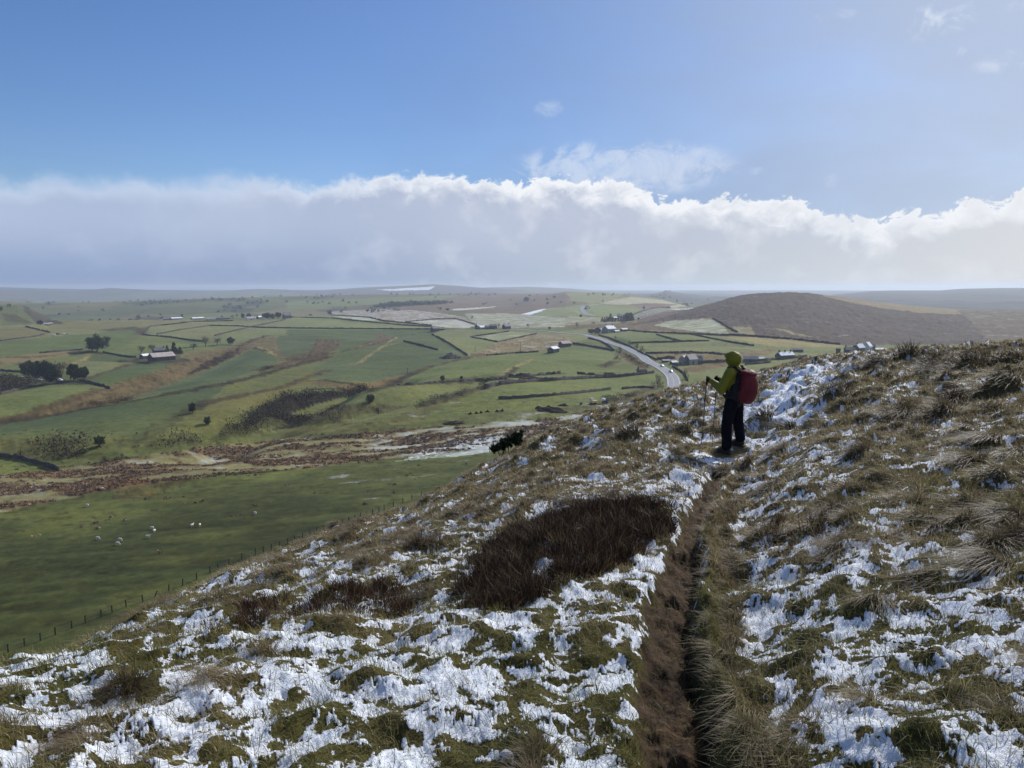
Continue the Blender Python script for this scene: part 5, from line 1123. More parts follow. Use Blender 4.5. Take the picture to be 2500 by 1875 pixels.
TR = [
 ('Z1', 1640, 960, 205, 'big round dense tree standing alone in the left fields', 'round', 1.35),
 ('Z2', 660, 662, 150, 'tallest pointed dark conifer behind the long barn', 'conifer', 1.4),
 ('Z2', 572, 648, 100, 'shorter conifer left of the tallest one by the barn', 'conifer', 1.3),
 ('Z2', 735, 655, 88, 'low spreading conifer right of the tallest one by the barn', 'conifer', 1.9),
 ('Z2', 1065, 560, 105, 'bare tree at the left of the row above the brown gully', 'bare', 1.0),
 ('Z2', 1215, 545, 80, 'bare tree in the middle of the row above the brown gully', 'bare', 1.3),
 ('Z2', 1385, 535, 78, 'darker tree at the right end of the row above the gully', 'round', 1.0),
 ('Z2', 380, 640, 84, 'bare tree close behind the small bluish-roofed shed', 'bare', 1.3),
 ('Z2', 235, 655, 84, 'bare tree at the left edge of the long barn yard', 'bare', 1.3),
 ('Z2', 905, 600, 66, 'bushy tree on the bank right of the long barn', 'bare', 1.7),
 ('Z1', 490, 1400, 200, 'tallest left tree of the farmyard clump with vehicles', 'round', 1.0),
 ('Z1', 620, 1420, 205, 'second tree from the left in the farmyard clump', 'round', 1.0),
 ('Z1', 790, 1460, 245, 'darkest tallest tree in the middle of the farmyard clump', 'dark', .9),
 ('Z1', 880, 1480, 170, 'low dark tree behind the white van in the farmyard', 'dark', 1.2),
 ('Z1', 1045, 1440, 180, 'thin see-through tree right of the farmyard van', 'bare', .9),
 ('Z1', 1240, 1430, 190, 'upright dark tree in the right group of the farmyard', 'dark', .8),
 ('Z1', 1320, 1445, 175, 'tree between two others at the wall by the farmyard', 'round', .9),
 ('Z1', 1430, 1410, 140, 'last tree on the right of the farmyard clump', 'dark', .8),
 ('R1', 1300, 990, 56, 'lone dark thorn on the bank between two green fields', 'round', .7),
 ('R1', 1400, 1070, 42, 'small lone thorn casting a shadow in the tan field', 'round', .9),
 ('R1', 672, 1216, 54, 'rounded dark bush-like tree in the brown hollow', 'round', 1.0),
 ('R2', 565, 920, 44, 'round dark thorn in the field above the brown scrub', 'round', 1.2),
 ('R2', 620, 1000, 50, 'bare brown bush at the edge of the scrubby hollow', 'bush', .9),
 ('R2', 1052, 776, 32, 'left one of two small thorns on the tumbled wall', 'round', .9),
 ('R2', 1180, 763, 20, 'right one of two small thorns on the tumbled wall', 'round', .9),
 ('Z5', 925, 872, 240, 'bare many-stemmed thorn just left of the road end', 'bush', .62),
 ('Z4', 735, 900, 90, 'grey bare thicket on the left verge where walls meet', 'bush', .8),
 ('Z4', 700, 985, 60, 'bare bush below the verge wall left of the road', 'bush', 1.2),
 ('Z4', 675, 705, 42, 'small bare bush at the top of the right verge', 'bush', .8),
 ('Z4', 865, 775, 48, 'second bare bush down the right verge of the road', 'bush', .8),
 ('Z4', 965, 830, 66, 'larger bare bush on the right verge by the wall corner', 'bush', .9),
 ('Z4', 1035, 885, 84, 'tallest bare bush on the right verge of the road', 'bush', .8),
 ('Z5', 1425, 712, 190, 'bare bush on the verge wall below the cars', 'bush', .45),
 ('Z5', 1075, 345, 50, 'bare bush behind the yard wall left of the grey barns', 'bush', 1.1),
 ('Z3', 1090, 392, 54, 'pale leafless tree beside the tall hilltop barn', 'bare', .8),
 ('Z3', 730, 280, 46, 'faint bare tree on the frosted moor left of the hilltop farm', 'bare', 1.0),
 ('Z3', 1490, 385, 46, 'pale leafless tree on the frosted field behind the road', 'bare', 1.1),
 ('Z3', 2150, 385, 60, 'leafless tree by the fence on the far side of the road', 'bare', .9),
 ('Z2', 1540, 200, 56, 'dark pointed tree at the left of the tree-hidden farm', 'dark', .7),
 ('Z2', 1620, 190, 46, 'second dark tree behind the pale farmhouse', 'dark', 1.1),
 ('Z2', 1850, 205, 64, 'broad black tree in the middle of the tree-hidden farm', 'dark', 1.4),
 ('Z2', 1925, 200, 50, 'low dark tree right of the broad black one', 'dark', 1.0),
 ('Z2', 2000, 195, 62, 'rounded tree beside the tall brown house', 'dark', 1.1),
 ('Z2', 1465, 190, 40, 'pale bare tree left of the tree-hidden farm', 'bare', 1.2),
 ('Z1', 680, 512, 60, 'dark tree block beside the pale cottage under the spur', 'dark', 1.1),
 ('Z1', 10, 270, 50, 'tree on the very left edge of the far spur', 'round', 1.0),
 ('R2', 290, 330, 28, 'lone thorn at the left corner of the snow-dusted moor', 'round', .9),
 ('R2', 1617, 238, 24, 'dark clump of trees on the far brown moor', 'dark', 1.4),
 ('R2', 1085, 300, 14, 'small square dark copse on the frosted moor', 'dark', 1.6),
 ('R2', 1775, 425, 14, 'dark roadside bush on the far side of the road', 'dark', 1.3),
 ('R1', 820, 1302, 34, 'rounded thicket bush at the right of the brown hollow', 'bush', 1.1),
 ('R1', 705, 1322, 36, 'brown bush left of the rounded thicket in the hollow', 'bush', .9),
 ('R1', 140, 1290, 42, 'bush at the corner of the nearest green field', 'bush', .8),
 ('Z4', 1060, 300, 28, 'dark tree above the wall of the snowy knoll', 'dark', .9),
 ('Z4', 990, 445, 24, 'dark bush at the foot of the snowy knoll', 'dark', 1.2),
 ('Z4', 380, 502, 30, 'dark bush in the frosted field left of the snowy-roofed house', 'bush', 1.4),
 ('Z4', 1075, 628, 28, 'brown bush on the wall right of the outbuildings', 'bush', 1.1),
 ('Z4', 210, 412, 30, 'dark bush where the thin far road bends', 'dark', 1.2),
 ('Z2', 1800, 445, 26, 'small rusty bush at the top of the brown gully', 'bush', 1.0),
]
for a in TR: tree(*a)
cf = [(500, 474, 70), (530, 474, 66), (560, 474, 78), (585, 472, 60), (610, 474, 112), (640, 472, 62), (675, 472, 56), (715, 470, 58), (750, 468, 62), (790, 466, 86), (815, 465, 108), (838, 464, 118), (862, 462, 108), (885, 460, 116), (902, 458, 96)]
cl_lab = ['leftmost low conifer of the far farm belt', 'conifer beside the leftmost one of the belt', 'third conifer from the left in the belt', 'short conifer left of the tall spire', 'tall thin spire in the left half of the conifer belt', 'conifer just right of the tall spire', 'low conifer in front of the small white-roofed house',
          'low conifer between the two far houses', 'low conifer below the slate-roofed house', 'conifer right of the slate-roofed house', 'tall conifer, first of the dense right block', 'tallest conifer in the dense right block', 'conifer in the middle of the dense right block', 'tall conifer near the right end of the belt', 'rightmost conifer of the belt by the snowy knoll']
for (x, y, h), lb in zip(cf, cl_lab): tree('Z4', x, y, h, lb, 'conifer', 1.5, 'conifers in the belt round the far farm')
tree('Z4', 350, 640, 60, 'black evergreen bush left of the whitewashed wing', 'dark', 1.5); tree('Z4', 430, 640, 70, 'black evergreen in front of the whitewashed wing', 'dark', 1.2)

# scrub in the gullies, one mass of twigs
def scrub(polys, label, dens_m2, h0, h1, name='scrub', mtl=CROWN_B, tri=0.35):
    Vs = []
    for s, pts in polys:
        pw = VHp(dens(PX(s, pts), 12, True)); lo, hi = pw.min(0), pw.max(0); area = (hi[0]-lo[0])*(hi[1]-lo[1]); n = int(min(area*dens_m2, 9000))
        x = rng.uniform(lo[0], hi[0], n); y = rng.uniform(lo[1], hi[1], n); m = pip(x, y, pw) & (fbm(x/12, y/12, 3, 151) > -0.35); x, y = x[m], y[m]
        z = HV(x, y); per = 60; i = np.repeat(np.arange(len(x)), per); nn = len(i); hb = rng.uniform(h0, h1, len(x))[i]
        c = np.stack([x[i]+rng.normal(0, 0.6, nn)*hb, y[i]+rng.normal(0, 0.6, nn)*hb, z[i]+rng.random(nn)*hb], 1)
        d1 = rng.normal(0, 1, (nn, 3)); d1[:, 2] = np.abs(d1[:, 2])*1.6; d1 /= np.linalg.norm(d1, axis=1)[:, None]; d2 = rng.normal(0, 1, (nn, 3)); sz = (tri*hb)[:, None]
        Vs.append(np.stack([c-d1*sz*.5, c+d1*sz*.6, c+d2*sz*.16], 1).reshape(-1, 3))
    V = np.concatenate(Vs); tag(link(name, mkmesh(name, V, tris=np.arange(len(V)).reshape(-1, 3), mat=mtl)), label, 'scrub', None, 'stuff')
scrub([('R2', [(0, 880), (150, 858), (350, 848), (560, 838), (400, 886), (200, 935), (0, 1004), (-250, 1060), (-280, 1100), (-270, 1010)]), ('R1', [(1430, 1195), (1500, 1085), (1800, 1012), (1940, 980), (2000, 1050), (1700, 1110), (1450, 1195)]), ('R1', [(1100, 1212), (1200, 1162), (1400, 1182), (1350, 1207)]),
       ('R2', [(-330, 1130), (-150, 1110), (100, 1050), (300, 1010), (370, 1040), (250, 1065), (0, 1088), (-300, 1150)])], 'dark leafless thicket filling the valley gully', 0.10, 2.0, 4.5)
scrub([('R2', [(860, 940), (1100, 865), (1340, 805), (1360, 822), (1200, 868), (1060, 918), (880, 958)]), ('R2', [(240, 985), (350, 940), (600, 935), (650, 960), (400, 1000), (300, 1010)]), ('R1', [(1260, 740), (1400, 645), (1630, 548), (1560, 620), (1400, 690)]),
       ('R1', [(1730, 730), (1780, 690), (1850, 680), (1820, 710), (1760, 735)]), ('R1', [(480, 960), (560, 930), (900, 880), (880, 910), (700, 940)])], 'brown bramble scrub along the smaller gullies', 0.08, 1.0, 2.4, 'bramble_scrub')
scrub([('R1', [(0, 850), (0, 745), (60, 750), (120, 790), (200, 775), (200, 810), (60, 845)]), ('R1', [(260, 1300), (330, 1248), (550, 1278), (530, 1312), (300, 1307)]), ('R1', [(330, 1210), (340, 1170), (600, 1165), (600, 1205)]), ('R1', [(300, 700), (430, 680), (440, 690), (340, 705)])],
      'dark thicket at the left edge below the farmyard', 0.08, 2.5, 5.5, 'thicket')
scrub([('Z5', [(-60, 1150), (-40, 1030), (200, 985), (350, 965), (560, 990), (420, 1060), (200, 1120)]), ('Z4', [(800, 905), (1000, 1000), (1180, 1090), (1000, 1085), (850, 980)])], 'grey-brown bare bushes beside the road bend', 0.12, 1.0, 2.4, 'roadside_scrub')
# far-off woodland read as one mass
def far_woods():
    Vs = []; n = 5200; r = rng.uniform(1700, 5600, n); a = np.radians(rng.uniform(-40, 40, n)); x, y = r*np.sin(a), r*np.cos(a)
    pxx = CX+F*np.tan(a); w_ = fbm(x/260, y/420, 4, 37); m = ((w_ > 0.30) | (rng.random(n) < 0.05)) & ((pxx < 1000) | (rng.random(n) < 0.35)) & (pxx < 1750)
    x, y, r = x[m], y[m], r[m]; z = HV(x, y)
    strip_ = VHp(dens(PX('R2', [(620, 275), (800, 262), (1075, 247)]), 1.2, False)); strip_ = np.repeat(strip_, 2, axis=0)+rng.normal(0, 14, (len(strip_)*2, 2))
    x = np.r_[x, strip_[:, 0]]; y = np.r_[y, strip_[:, 1]]; z = HV(x, y); per = 26; i = np.repeat(np.arange(len(x)), per); nn = len(i); R = rng.uniform(2.5, 5, len(x))[i]
    v = rng.normal(0, 1, (nn, 3)); v /= np.linalg.norm(v, axis=1)[:, None]; c = np.stack([x[i], y[i], z[i]+R*0.8], 1)+v*R[:, None]*np.array([1, 1, .8])
    d1 = rng.normal(0, 1, (nn, 3)); d2 = rng.normal(0, 1, (nn, 3)); s_ = R[:, None]*0.35
    V = np.stack([c-d1*s_, c+d1*s_, c+d2*s_], 1).reshape(-1, 3)
    tag(link('distant_woods', mkmesh('distant_woods', V, tris=np.arange(len(V)).reshape(-1, 3), mat=CROWN_G)), 'hazy far-off hedgerow trees and woods on the hills', 'woods', None, 'stuff')
far_woods()
# rushes in the belt, small dark tufts of the near fields
def rushes():
    n = 60000; pw = VHp(dens(PX('V', [(-100, 1120), (0, 1106), (300, 1045), (640, 1014), (950, 978), (1110, 960), (1330, 872), (1200, 903), (900, 925), (420, 968), (0, 1028), (-100, 1040)]), 14, True)); lo, hi = pw.min(0), pw.max(0)
    x = rng.uniform(lo[0], hi[0], n); y = rng.uniform(lo[1], hi[1], n); x_, y_ = ux_uy(x, y); m = pip(x, y, pw) & (0.6*fbm(x_/95, y_/16, 5, 51, 0.62)+0.75*fbm(x_/26, y_/5.5, 4, 52, 0.6)+0.5*(0.45*sstep(700, 1150, CX+F*np.tan(np.arctan2(x, y)))-0.12) < 0.06+0.3*(rng.random(n) < 0.05)) & (rng.random(n) < 0.55)
    x, y = x[m], y[m]
    g = rng.uniform(size=6000); xx = rng.uniform(-230, 40, 6000); yy = rng.uniform(120, 330, 6000); a_, b_ = ux_uy(xx, yy)
    mm = ((fbm(a_/18, b_/5, 3, 171) > 0.55) & (b_ > 215)) | ((fbm(a_/30, b_/12, 3, 172) > 0.5) & (g < 0.05)); x = np.r_[x, xx[mm]]; y = np.r_[y, yy[mm]]
    sp = march(PX('Z7', [(x1, y1) for x1, y1 in [(300, 880), (355, 870), (330, 850), (425, 850), (460, 835), (440, 865), (500, 870), (690, 848), (605, 770), (640, 772), (755, 735), (800, 752), (845, 758), (915, 757), (460, 800), (680, 803), (530, 880), (580, 875), (380, 885), (265, 855)]]), HV, 90, 900, 900)
    x = np.r_[x, sp[:, 0]]; y = np.r_[y, sp[:, 1]]
    z = HV(x, y); per = 7; i = np.repeat(np.arange(len(x)), per); nn = len(i); h = rng.uniform(0.3, 0.65, len(x))[i]
    c = np.stack([x[i]+rng.normal(0, .35, nn), y[i]+rng.normal(0, .35, nn), z[i]], 1); up = np.stack([rng.normal(-.25, .35, nn), rng.normal(0, .35, nn), np.ones(nn)], 1)*h[:, None]; sd2 = rng.normal(0, 1, (nn, 3)); sd2[:, 2] = 0; sd2 *= 0.18
    V = np.stack([c-sd2, c+sd2, c+up], 1).reshape(-1, 3)
    tag(link('rushes', mkmesh('rushes', V, tris=np.arange(len(V)).reshape(-1, 3), mat=mat('rush', lin((128, 106, 86)), 0.95, 0.1, var=0.4, scale=0.15))), 'brown rushes and dead bracken in the belt between the fields', 'rushes', None, 'stuff')
def ux_uy(x, y): return x*math.cos(th)+y*math.sin(th), -x*math.sin(th)+y*math.cos(th)
rushes()

# ------------------------------------------------------------------ fence with posts
POST = mat('weathered_post', lin((58, 50, 40)), 0.9, 0.1, var=0.25); WIRE = mat('fence_wire', (0.3, 0.3, 0.3), 0.5, 0.5, 0.6)
fp = [(-104, 832), (-34, 807), (36, 782), (106, 757), (175, 733), (240, 708), (310, 680), (370, 656), (437, 630), (485, 612), (546, 587), (617, 565), (668, 545), (730, 520), (790, 495), (850, 468), (908, 440), (943, 428), (990, 405), (1045, 382), (1105, 360), (1138, 350), (1173, 340), (1208, 330), (1244, 316), (1273, 303), (1307, 292), (1340, 280), (1369, 268), (1398, 258), (1427, 249), (1455, 241), (1481, 232), (1507, 222), (1533, 212), (1557, 204), (1583, 196), (1610, 188), (1637, 178), (1660, 170), (1700, 155), (1740, 138), (1780, 124), (1820, 110)]
fw_ = march(PX('R5', fp), HV, 70, 900, 1600); fz = HV(fw_[:, 0], fw_[:, 1])
fe = empty('fence', (fw_[0, 0], fw_[0, 1], fz[0])); org = Vector((fw_[0, 0], fw_[0, 1], fz[0]))
pm = bpy.data.meshes.new('post'); bm = bmesh.new(); tube(bm, (0, 0, -0.3), (0, 0, 1.55), 0.13, 0.12, 7); bm.to_mesh(pm); bm.free(); pm.materials.append(POST)
for i, (q, z) in enumerate(zip(fw_, fz)):
    o = link('post', pm, fe); o.location = Vector((q[0], q[1], z))-org; o.rotation_euler = (random.uniform(-.05, .05), random.uniform(-.05, .05) + (0.45 if i == 12 else 0), 0)
def fwi(bm):
    for hz in (0.35, 0.7, 1.08):
        for i in range(len(fw_)-1): tube(bm, Vector((*fw_[i], fz[i]+hz))-org, Vector((*fw_[i+1], fz[i+1]+hz))-org, 0.009, 0.009, 3)
bm_obj('wire', fwi, WIRE, fe)
tag(fe, 'post and wire fence along the foot of the snowy slope', 'fence')

# utility poles
def pole(s, x, y, hpx, label):
    p = VP(s, x, y); h = hpx/SC[s][2]*p.length/F; e = empty('utility_pole', (p.x, p.y, p.z))
    bm_obj('mast', lambda bm: tube(bm, (0, 0, -0.5), (0, 0, h), 0.16, 0.11, 7), TIMBER, e)
    def fa(bm): addbox(bm, -0.8, 0.8, -0.06, 0.06, h-0.5, h-0.38); [tube(bm, (q, 0, h-0.38), (q, 0, h-0.2), 0.04, 0.03, 5) for q in (-0.7, 0, 0.7)]
    bm_obj('crossarm', fa, TIMBER, e); tag(e, label, 'utility pole', 'poles across the fields')
pole('Z3', 775, 718, 75, 'thin pole in the frosted field below the hilltop farm'); pole('Z3', 1385, 712, 130, 'tall pole in the tan field left of the twin barns')
pole('R2', 815, 722, 36, 'thin pole on the lower edge of the green hill'); pole('Z3', 1970, 560, 50, 'pole just behind the farther twin barn')
pole('Z5', 1280, 520, 90, 'pole on the verge in front of the tall dark wall')

# ------------------------------------------------------------------ vehicles
TYRE = mat('tyre', (0.02, 0.02, 0.02), 0.8); CGLASS = mat('car_glass', (0.02, 0.025, 0.03), 0.08, 0.6); LAMP = mat('lamp_glass', (0.8, 0.8, 0.78), 0.1, 0.6); CHROME = mat('wheel_rim', (0.45, 0.45, 0.47), 0.3, 0.5, 0.8)
def car(loc, yaw, paint, label, group, van=False):
    e = empty('parked_car' if group != 'cars driving on the road' else 'car', loc, yaw)
    L, W, H = (4.9, 1.95, 2.1) if van else (4.3, 1.8, 1.48)
    if van: side = [(-L/2, .35), (L/2, .35), (L/2, .95), (L/2-.55, 1.15), (L/2-1.35, H-.1), (L/2-1.7, H), (-L/2+.08, H), (-L/2, 1.0)]
    else: side = [(-L/2, .32), (L/2, .32), (L/2, .72), (L/2-.25, .86), (L/2-1.15, .98), (L/2-1.75, H-.06), (L/2-2.2, H), (-L/2+1.0, H), (-L/2+.45, H-.25), (-L/2+.08, .98), (-L/2, .8)]
    def body(bm):
        n = len(side); rows = []
        for yy, ins in ((-W/2, 0), (W/2, 0)):
            rows.append([bm.verts.new((a, yy*(0.86 if z > 1.1 else 1.0), z)) for a, z in side])
        bm.faces.new(rows[0]); bm.faces.new(rows[1][::-1])
        for i in range(n): j = (i+1) % n; bm.faces.new([rows[0][j], rows[0][i], rows[1][i], rows[1][j]])
        bmesh.ops.recalc_face_normals(bm, faces=bm.faces)
        bmesh.ops.bevel(bm, geom=list(bm.edges), offset=0.05, segments=2, affect='EDGES')
    bm_obj('body', body, paint, e, True)
    def wind(bm):
        if van: a, b, z0, z1 = L/2-.62, L/2-1.32, 1.2, H-.16
        else: a, b, z0, z1 = L/2-1.22, L/2-1.72, 1.02, H-.12
        w1 = W/2*.84; bm.faces.new([bm.verts.new(v) for v in ((a+.03, -w1, z0), (a+.03, w1, z0), (b+.03, w1*.92, z1), (b+.03, -w1*.92, z1))])
    bm_obj('windscreen', wind, CGLASS, e)
    def sidew(bm):
        for sg in (-1, 1):
            y0 = sg*(W/2*.93+.015); y1 = sg*(W/2*.86+.015)
            if van: q = [(L/2-2.3, 1.15), (L/2-1.2, 1.15), (L/2-1.6, H-.25), (L/2-2.3, H-.25)]
            else: q = [(-L/2+.5, 1.0), (L/2-1.4, 1.0), (L/2-1.9, H-.12), (-L/2+1.0, H-.12)]
            bm.faces.new([bm.verts.new((a, y0 if z < 1.2 else y1, z)) for a, z in q])
    bm_obj('side_window', sidew, CGLASS, e)
    for sx in (-1, 1):
        for sy in (-1, 1):
            cx, cy = sx*L*0.31, sy*(W/2-.08)
            w_ = bm_obj('wheel', lambda bm: tube(bm, (cx, cy-.11, .32), (cx, cy+.11, .32), .32, .32, 14), TYRE, e)
            bm_obj('rim', lambda bm: tube(bm, (cx, cy+sy*.105, .32), (cx, cy+sy*.125, .32), .19, .17, 12), CHROME, w_)
    for sy in (-1, 1): bm_obj('headlight', lambda bm: addbox(bm, L/2-.03, L/2+.02, sy*W*.36-.16, sy*W*.36+.16, .6, .74), LAMP, e)
    tag(e, label, 'van' if van else 'car', group); return e
WP = mat('white_paint', (0.75, 0.76, 0.78), 0.25, 0.5); SP = mat('silver_paint', (0.42, 0.44, 0.47), 0.25, 0.5, 0.4); DP = mat('dark_blue_paint', (0.03, 0.045, 0.08), 0.25, 0.5); GP2 = mat('grey_paint', (0.16, 0.17, 0.18), 0.3, 0.5)
wr, zr = ROADS[0]
def on_road(px, py, off, paint, label):
    p = VHp(PX('P', [(px, py)]))[0]; i = int(np.argmin(np.hypot(*(wr-p).T))); i = min(max(i, 1), len(wr)-2); t = wr[i+1]-wr[i-1]; t = t/np.linalg.norm(t); nn = np.array([t[1], -t[0]]); q = wr[i]+nn*off
    d = -t if off > 0 else t
    slope = (zr[i+1]-zr[i-1])/np.hypot(*(wr[i+1]-wr[i-1]))
    car((q[0], q[1], zr[i]+0.01), math.atan2(d[1], d[0]), paint, label, 'cars driving on the road')
T_ = ROADS[0][0]
on_road(1623, 897, 1.8, WP, 'white car, the farther of the two coming down the road'); on_road(1640, 910, 1.8, SP, 'silver car with dark windscreen, the nearer on the road')
PK = 'vehicles parked at the farms'
def park(s, x, y, yaw, pt, label, van=False): p = VP(s, x, y); car((p.x, p.y, p.z+0.05), yaw, pt, label, PK, van)
park('Z1', 900, 688, 0.6, WP, 'white van, leftmost vehicle in the open far field', True); park('Z1', 985, 670, 1.2, DP, 'dark vehicle between two white ones in the far field', True); park('Z1', 1068, 668, 0.7, WP, 'second white van in the open far field', True); park('Z1', 1140, 668, 0.2, SP, 'grey car at the right of the far field vehicles')
park('Z1', 390, 1425, -0.4, WP, 'long white van under the farmyard trees', True); park('Z1', 240, 1415, 0.3, SP, 'pale car at the left end of the farmyard'); park('Z1', 655, 1448, 0.2, SP, 'silver car below the darkest farmyard tree'); park('Z1', 1015, 1450, -0.5, WP, 'white car at the right of the farmyard')
park('Z2', 1840, 213, 0.5, WP, 'white van in front of the broad black tree', True); park('Z4', 345, 650, 0.2, SP, 'small vehicle at the road bend by the black evergreen'); park('Z3', 1615, 415, 0.1, WP, 'tiny white car on the road beyond the hilltop farm')

# digger and heaps in the field corner
p = VP('Z7', 1985, 385); m_ = p.length/F; e = empty('digger', (p.x, p.y, p.z), math.pi+0.25); YL = mat('digger_paint', lin((196, 176, 120)), 0.4, 0.4, var=0.1)
for sy in (-1, 1):
    def ftr(bm):
        addbox(bm, -1.7, 1.7, sy*1.0-.28, sy*1.0+.28, 0.12, 0.72); bmesh.ops.bevel(bm, geom=list(bm.edges), offset=0.18, segments=3, affect='EDGES')
    bm_obj('track', ftr, TYRE, e)
bm_obj('body', lambda bm: (addbox(bm, -1.8, 1.3, -1.2, 1.2, 0.8, 1.9), bmesh.ops.bevel(bm, geom=list(bm.edges), offset=0.12, segments=2, affect='EDGES')), YL, e)
cb = bm_obj('cab', lambda bm: (addbox(bm, -0.1, 1.3, -1.1, 0.0, 1.92, 3.1), bmesh.ops.bevel(bm, geom=list(bm.edges), offset=0.1, segments=2, affect='EDGES')), WP, e)
bm_obj('window', lambda bm: (addbox(bm, 1.31, 1.33, -1.0, -0.1, 2.1, 2.95), addbox(bm, 0.1, 1.15, -1.13, -1.11, 2.1, 2.95)), CGLASS, cb)
bm_obj('boom', lambda bm: (tube(bm, (1.2, .3, 1.5), (3.2, .3, 3.5), .26, .2, 6), tube(bm, (3.2, .3, 3.5), (4.8, .3, 3.3), .2, .17, 6)), YL, e)
bm_obj('arm', lambda bm: tube(bm, (4.7, .3, 3.4), (6.3, .3, 1.3), .18, .13, 6), YL, e)
def fbk(bm):
    pts = [(6.2, 1.3), (6.9, 1.0), (6.8, 0.3), (6.2, 0.15), (5.9, 0.5)]; A = [bm.verts.new((a, -.25, z)) for a, z in pts]; B = [bm.verts.new((a, .85, z)) for a, z in pts]; bm.faces.new(A); bm.faces.new(B[::-1])
    for i in range(5): bm.faces.new([A[(i+1) % 5], A[i], B[i], B[(i+1) % 5]])
bm_obj('bucket', fbk, DWALL, e); tag(e, 'small tracked digger with pale cab and raised arm at the field corner', 'digger')
PEAT = mat('dark_earth', lin((52, 46, 42)), 0.95, 0.1, var=0.3, scale=1.0)
def heap(s, x, y, wpx, hpx, label, m=PEAT, name='earth_heap', cat='heap'):
    p = VP(s, x, y); k = p.length/F/SC[s][2]; a, h = wpx*k/2, hpx*k; g = random.Random(int(x+y))
    def fh(bm):
        bmesh.ops.create_icosphere(bm, subdivisions=4, radius=1.0)
        for v in bm.verts:
            u = float(fbm(np.array([v.co.x*1.6+x]), np.array([v.co.y*1.6+v.co.z]), 4, 9, 0.6)[0]); q = math.hypot(v.co.x, v.co.y)
            z = max(0, v.co.z); v.co = Vector((v.co.x*a*(1+.25*u), v.co.y*a*.55*(1+.25*u), (h*max(0.0, 1-q)**0.8*(1+0.5*u) if v.co.z > 0 else -0.5)))
    o = bm_obj(name, fh, m); o.location = p; tag(o, label, cat, 'dark earth heaps in the field' if m is PEAT else None)
HL = ['leftmost of the row of small dark heaps', 'second small dark heap from the left', 'heap touching the second one in the row', 'small dark heap in the middle of the row', 'fifth dark heap, left one of the last pair', 'rightmost dark heap of the row']
for (x, y, w_, h_), lb in zip([(655, 492, 46, 26), (722, 486, 46, 24), (772, 480, 40, 22), (842, 468, 46, 24), (945, 468, 46, 26), (1000, 460, 44, 28)], HL): heap('Z7', x, y, w_, h_, lb)
heap('Z7', 1510, 440, 260, 44, 'long dark mound of turned earth left of the digger'); heap('Z7', 1400, 430, 110, 26, 'smaller dark mound at the left of the long one'); heap('Z7', 1600, 465, 220, 30, 'flat dark mound just below the long one'); heap('Z7', 1660, 400, 120, 22, 'low dark mound nearest the digger')
heap('Z7', 490, 590, 240, 30, 'blackish bank at the lower edge of the field above the rushes')
heap('Z3', 440, 795, 260, 70, 'rocky grey rubble heap below the straight wall', mat('rubble', lin((92, 88, 86)), 0.95, 0.1, var=0.6, scale=0.5, bump=.8, bscale=1.0), 'rubble_heap', 'rubble heap')
heap('Z7', 1250, 100, 330, 26, 'dark scrub-covered bank beside the tumbled wall', PEAT)
p = VP('Z7', 2112, 372); e = empty('dumper', (p.x, p.y, p.z), 2.6)
bm_obj('body', lambda bm: (addbox(bm, -1.3, 1.0, -.8, .8, .6, 1.3), addbox(bm, -1.2, -.4, -.5, .5, 1.3, 1.9)), DP, e); bm_obj('skip', lambda bm: (addbox(bm, 0.1, 1.7, -1, 1, 1.32, 2.4), bmesh.ops.bevel(bm, geom=list(bm.edges), offset=.15, segments=2, affect='EDGES')), WP, e)
for sx in (-.9, .9):
    for sy in (-.85, .85): bm_obj('wheel', lambda bm: tube(bm, (sx, sy-.15, .45), (sx, sy+.15, .45), .45, .45, 12), TYRE, e)
tag(e, 'small white-topped machine on the bank right of the digger', 'dumper')

# ------------------------------------------------------------------ bodies grown as one skin
def capsule(bm, a, b, r0, r1, seg=12, flat=None):
    a, b = Vector(a), Vector(b); tube(bm, a, b, r0, r1, seg)
    for c, r in ((a, r0), (b, r1)): bmesh.ops.create_icosphere(bm, subdivisions=2, radius=r, matrix=Matrix.Translation(c))
def ell(bm, c, rx, ry, rz, rot=None):
    M = Matrix.Translation(Vector(c))@(rot.to_4x4() if rot else Matrix.Identity(4))@Matrix.Diagonal((rx, ry, rz, 1)); bmesh.ops.create_icosphere(bm, subdivisions=3, radius=1.0, matrix=M)
def grown(name, fn, m, parent, voxel=0.012, smooth=6, disp=0.0, dscale=0.08):
    o = bm_obj(name, fn, m, parent, True)
    r = o.modifiers.new('r', 'REMESH'); r.mode = 'VOXEL'; r.voxel_size = voxel; r.use_smooth_shade = True
    s = o.modifiers.new('s', 'SMOOTH'); s.factor = 0.5; s.iterations = smooth
    if disp > 0:
        t = bpy.data.textures.new('wrinkle', 'CLOUDS'); t.noise_scale = dscale; t.noise_depth = 3
        d = o.modifiers.new('d', 'DISPLACE'); d.texture = t; d.strength = disp; d.mid_level = 0.5
    dg = bpy.context.evaluated_depsgraph_get(); me2 = bpy.data.meshes.new_from_object(o.evaluated_get(dg)); o.modifiers.clear(); old = o.data; o.data = me2; bpy.data.meshes.remove(old)
    me2.polygons.foreach_set('use_smooth', np.ones(len(me2.polygons), dtype=bool)); return o

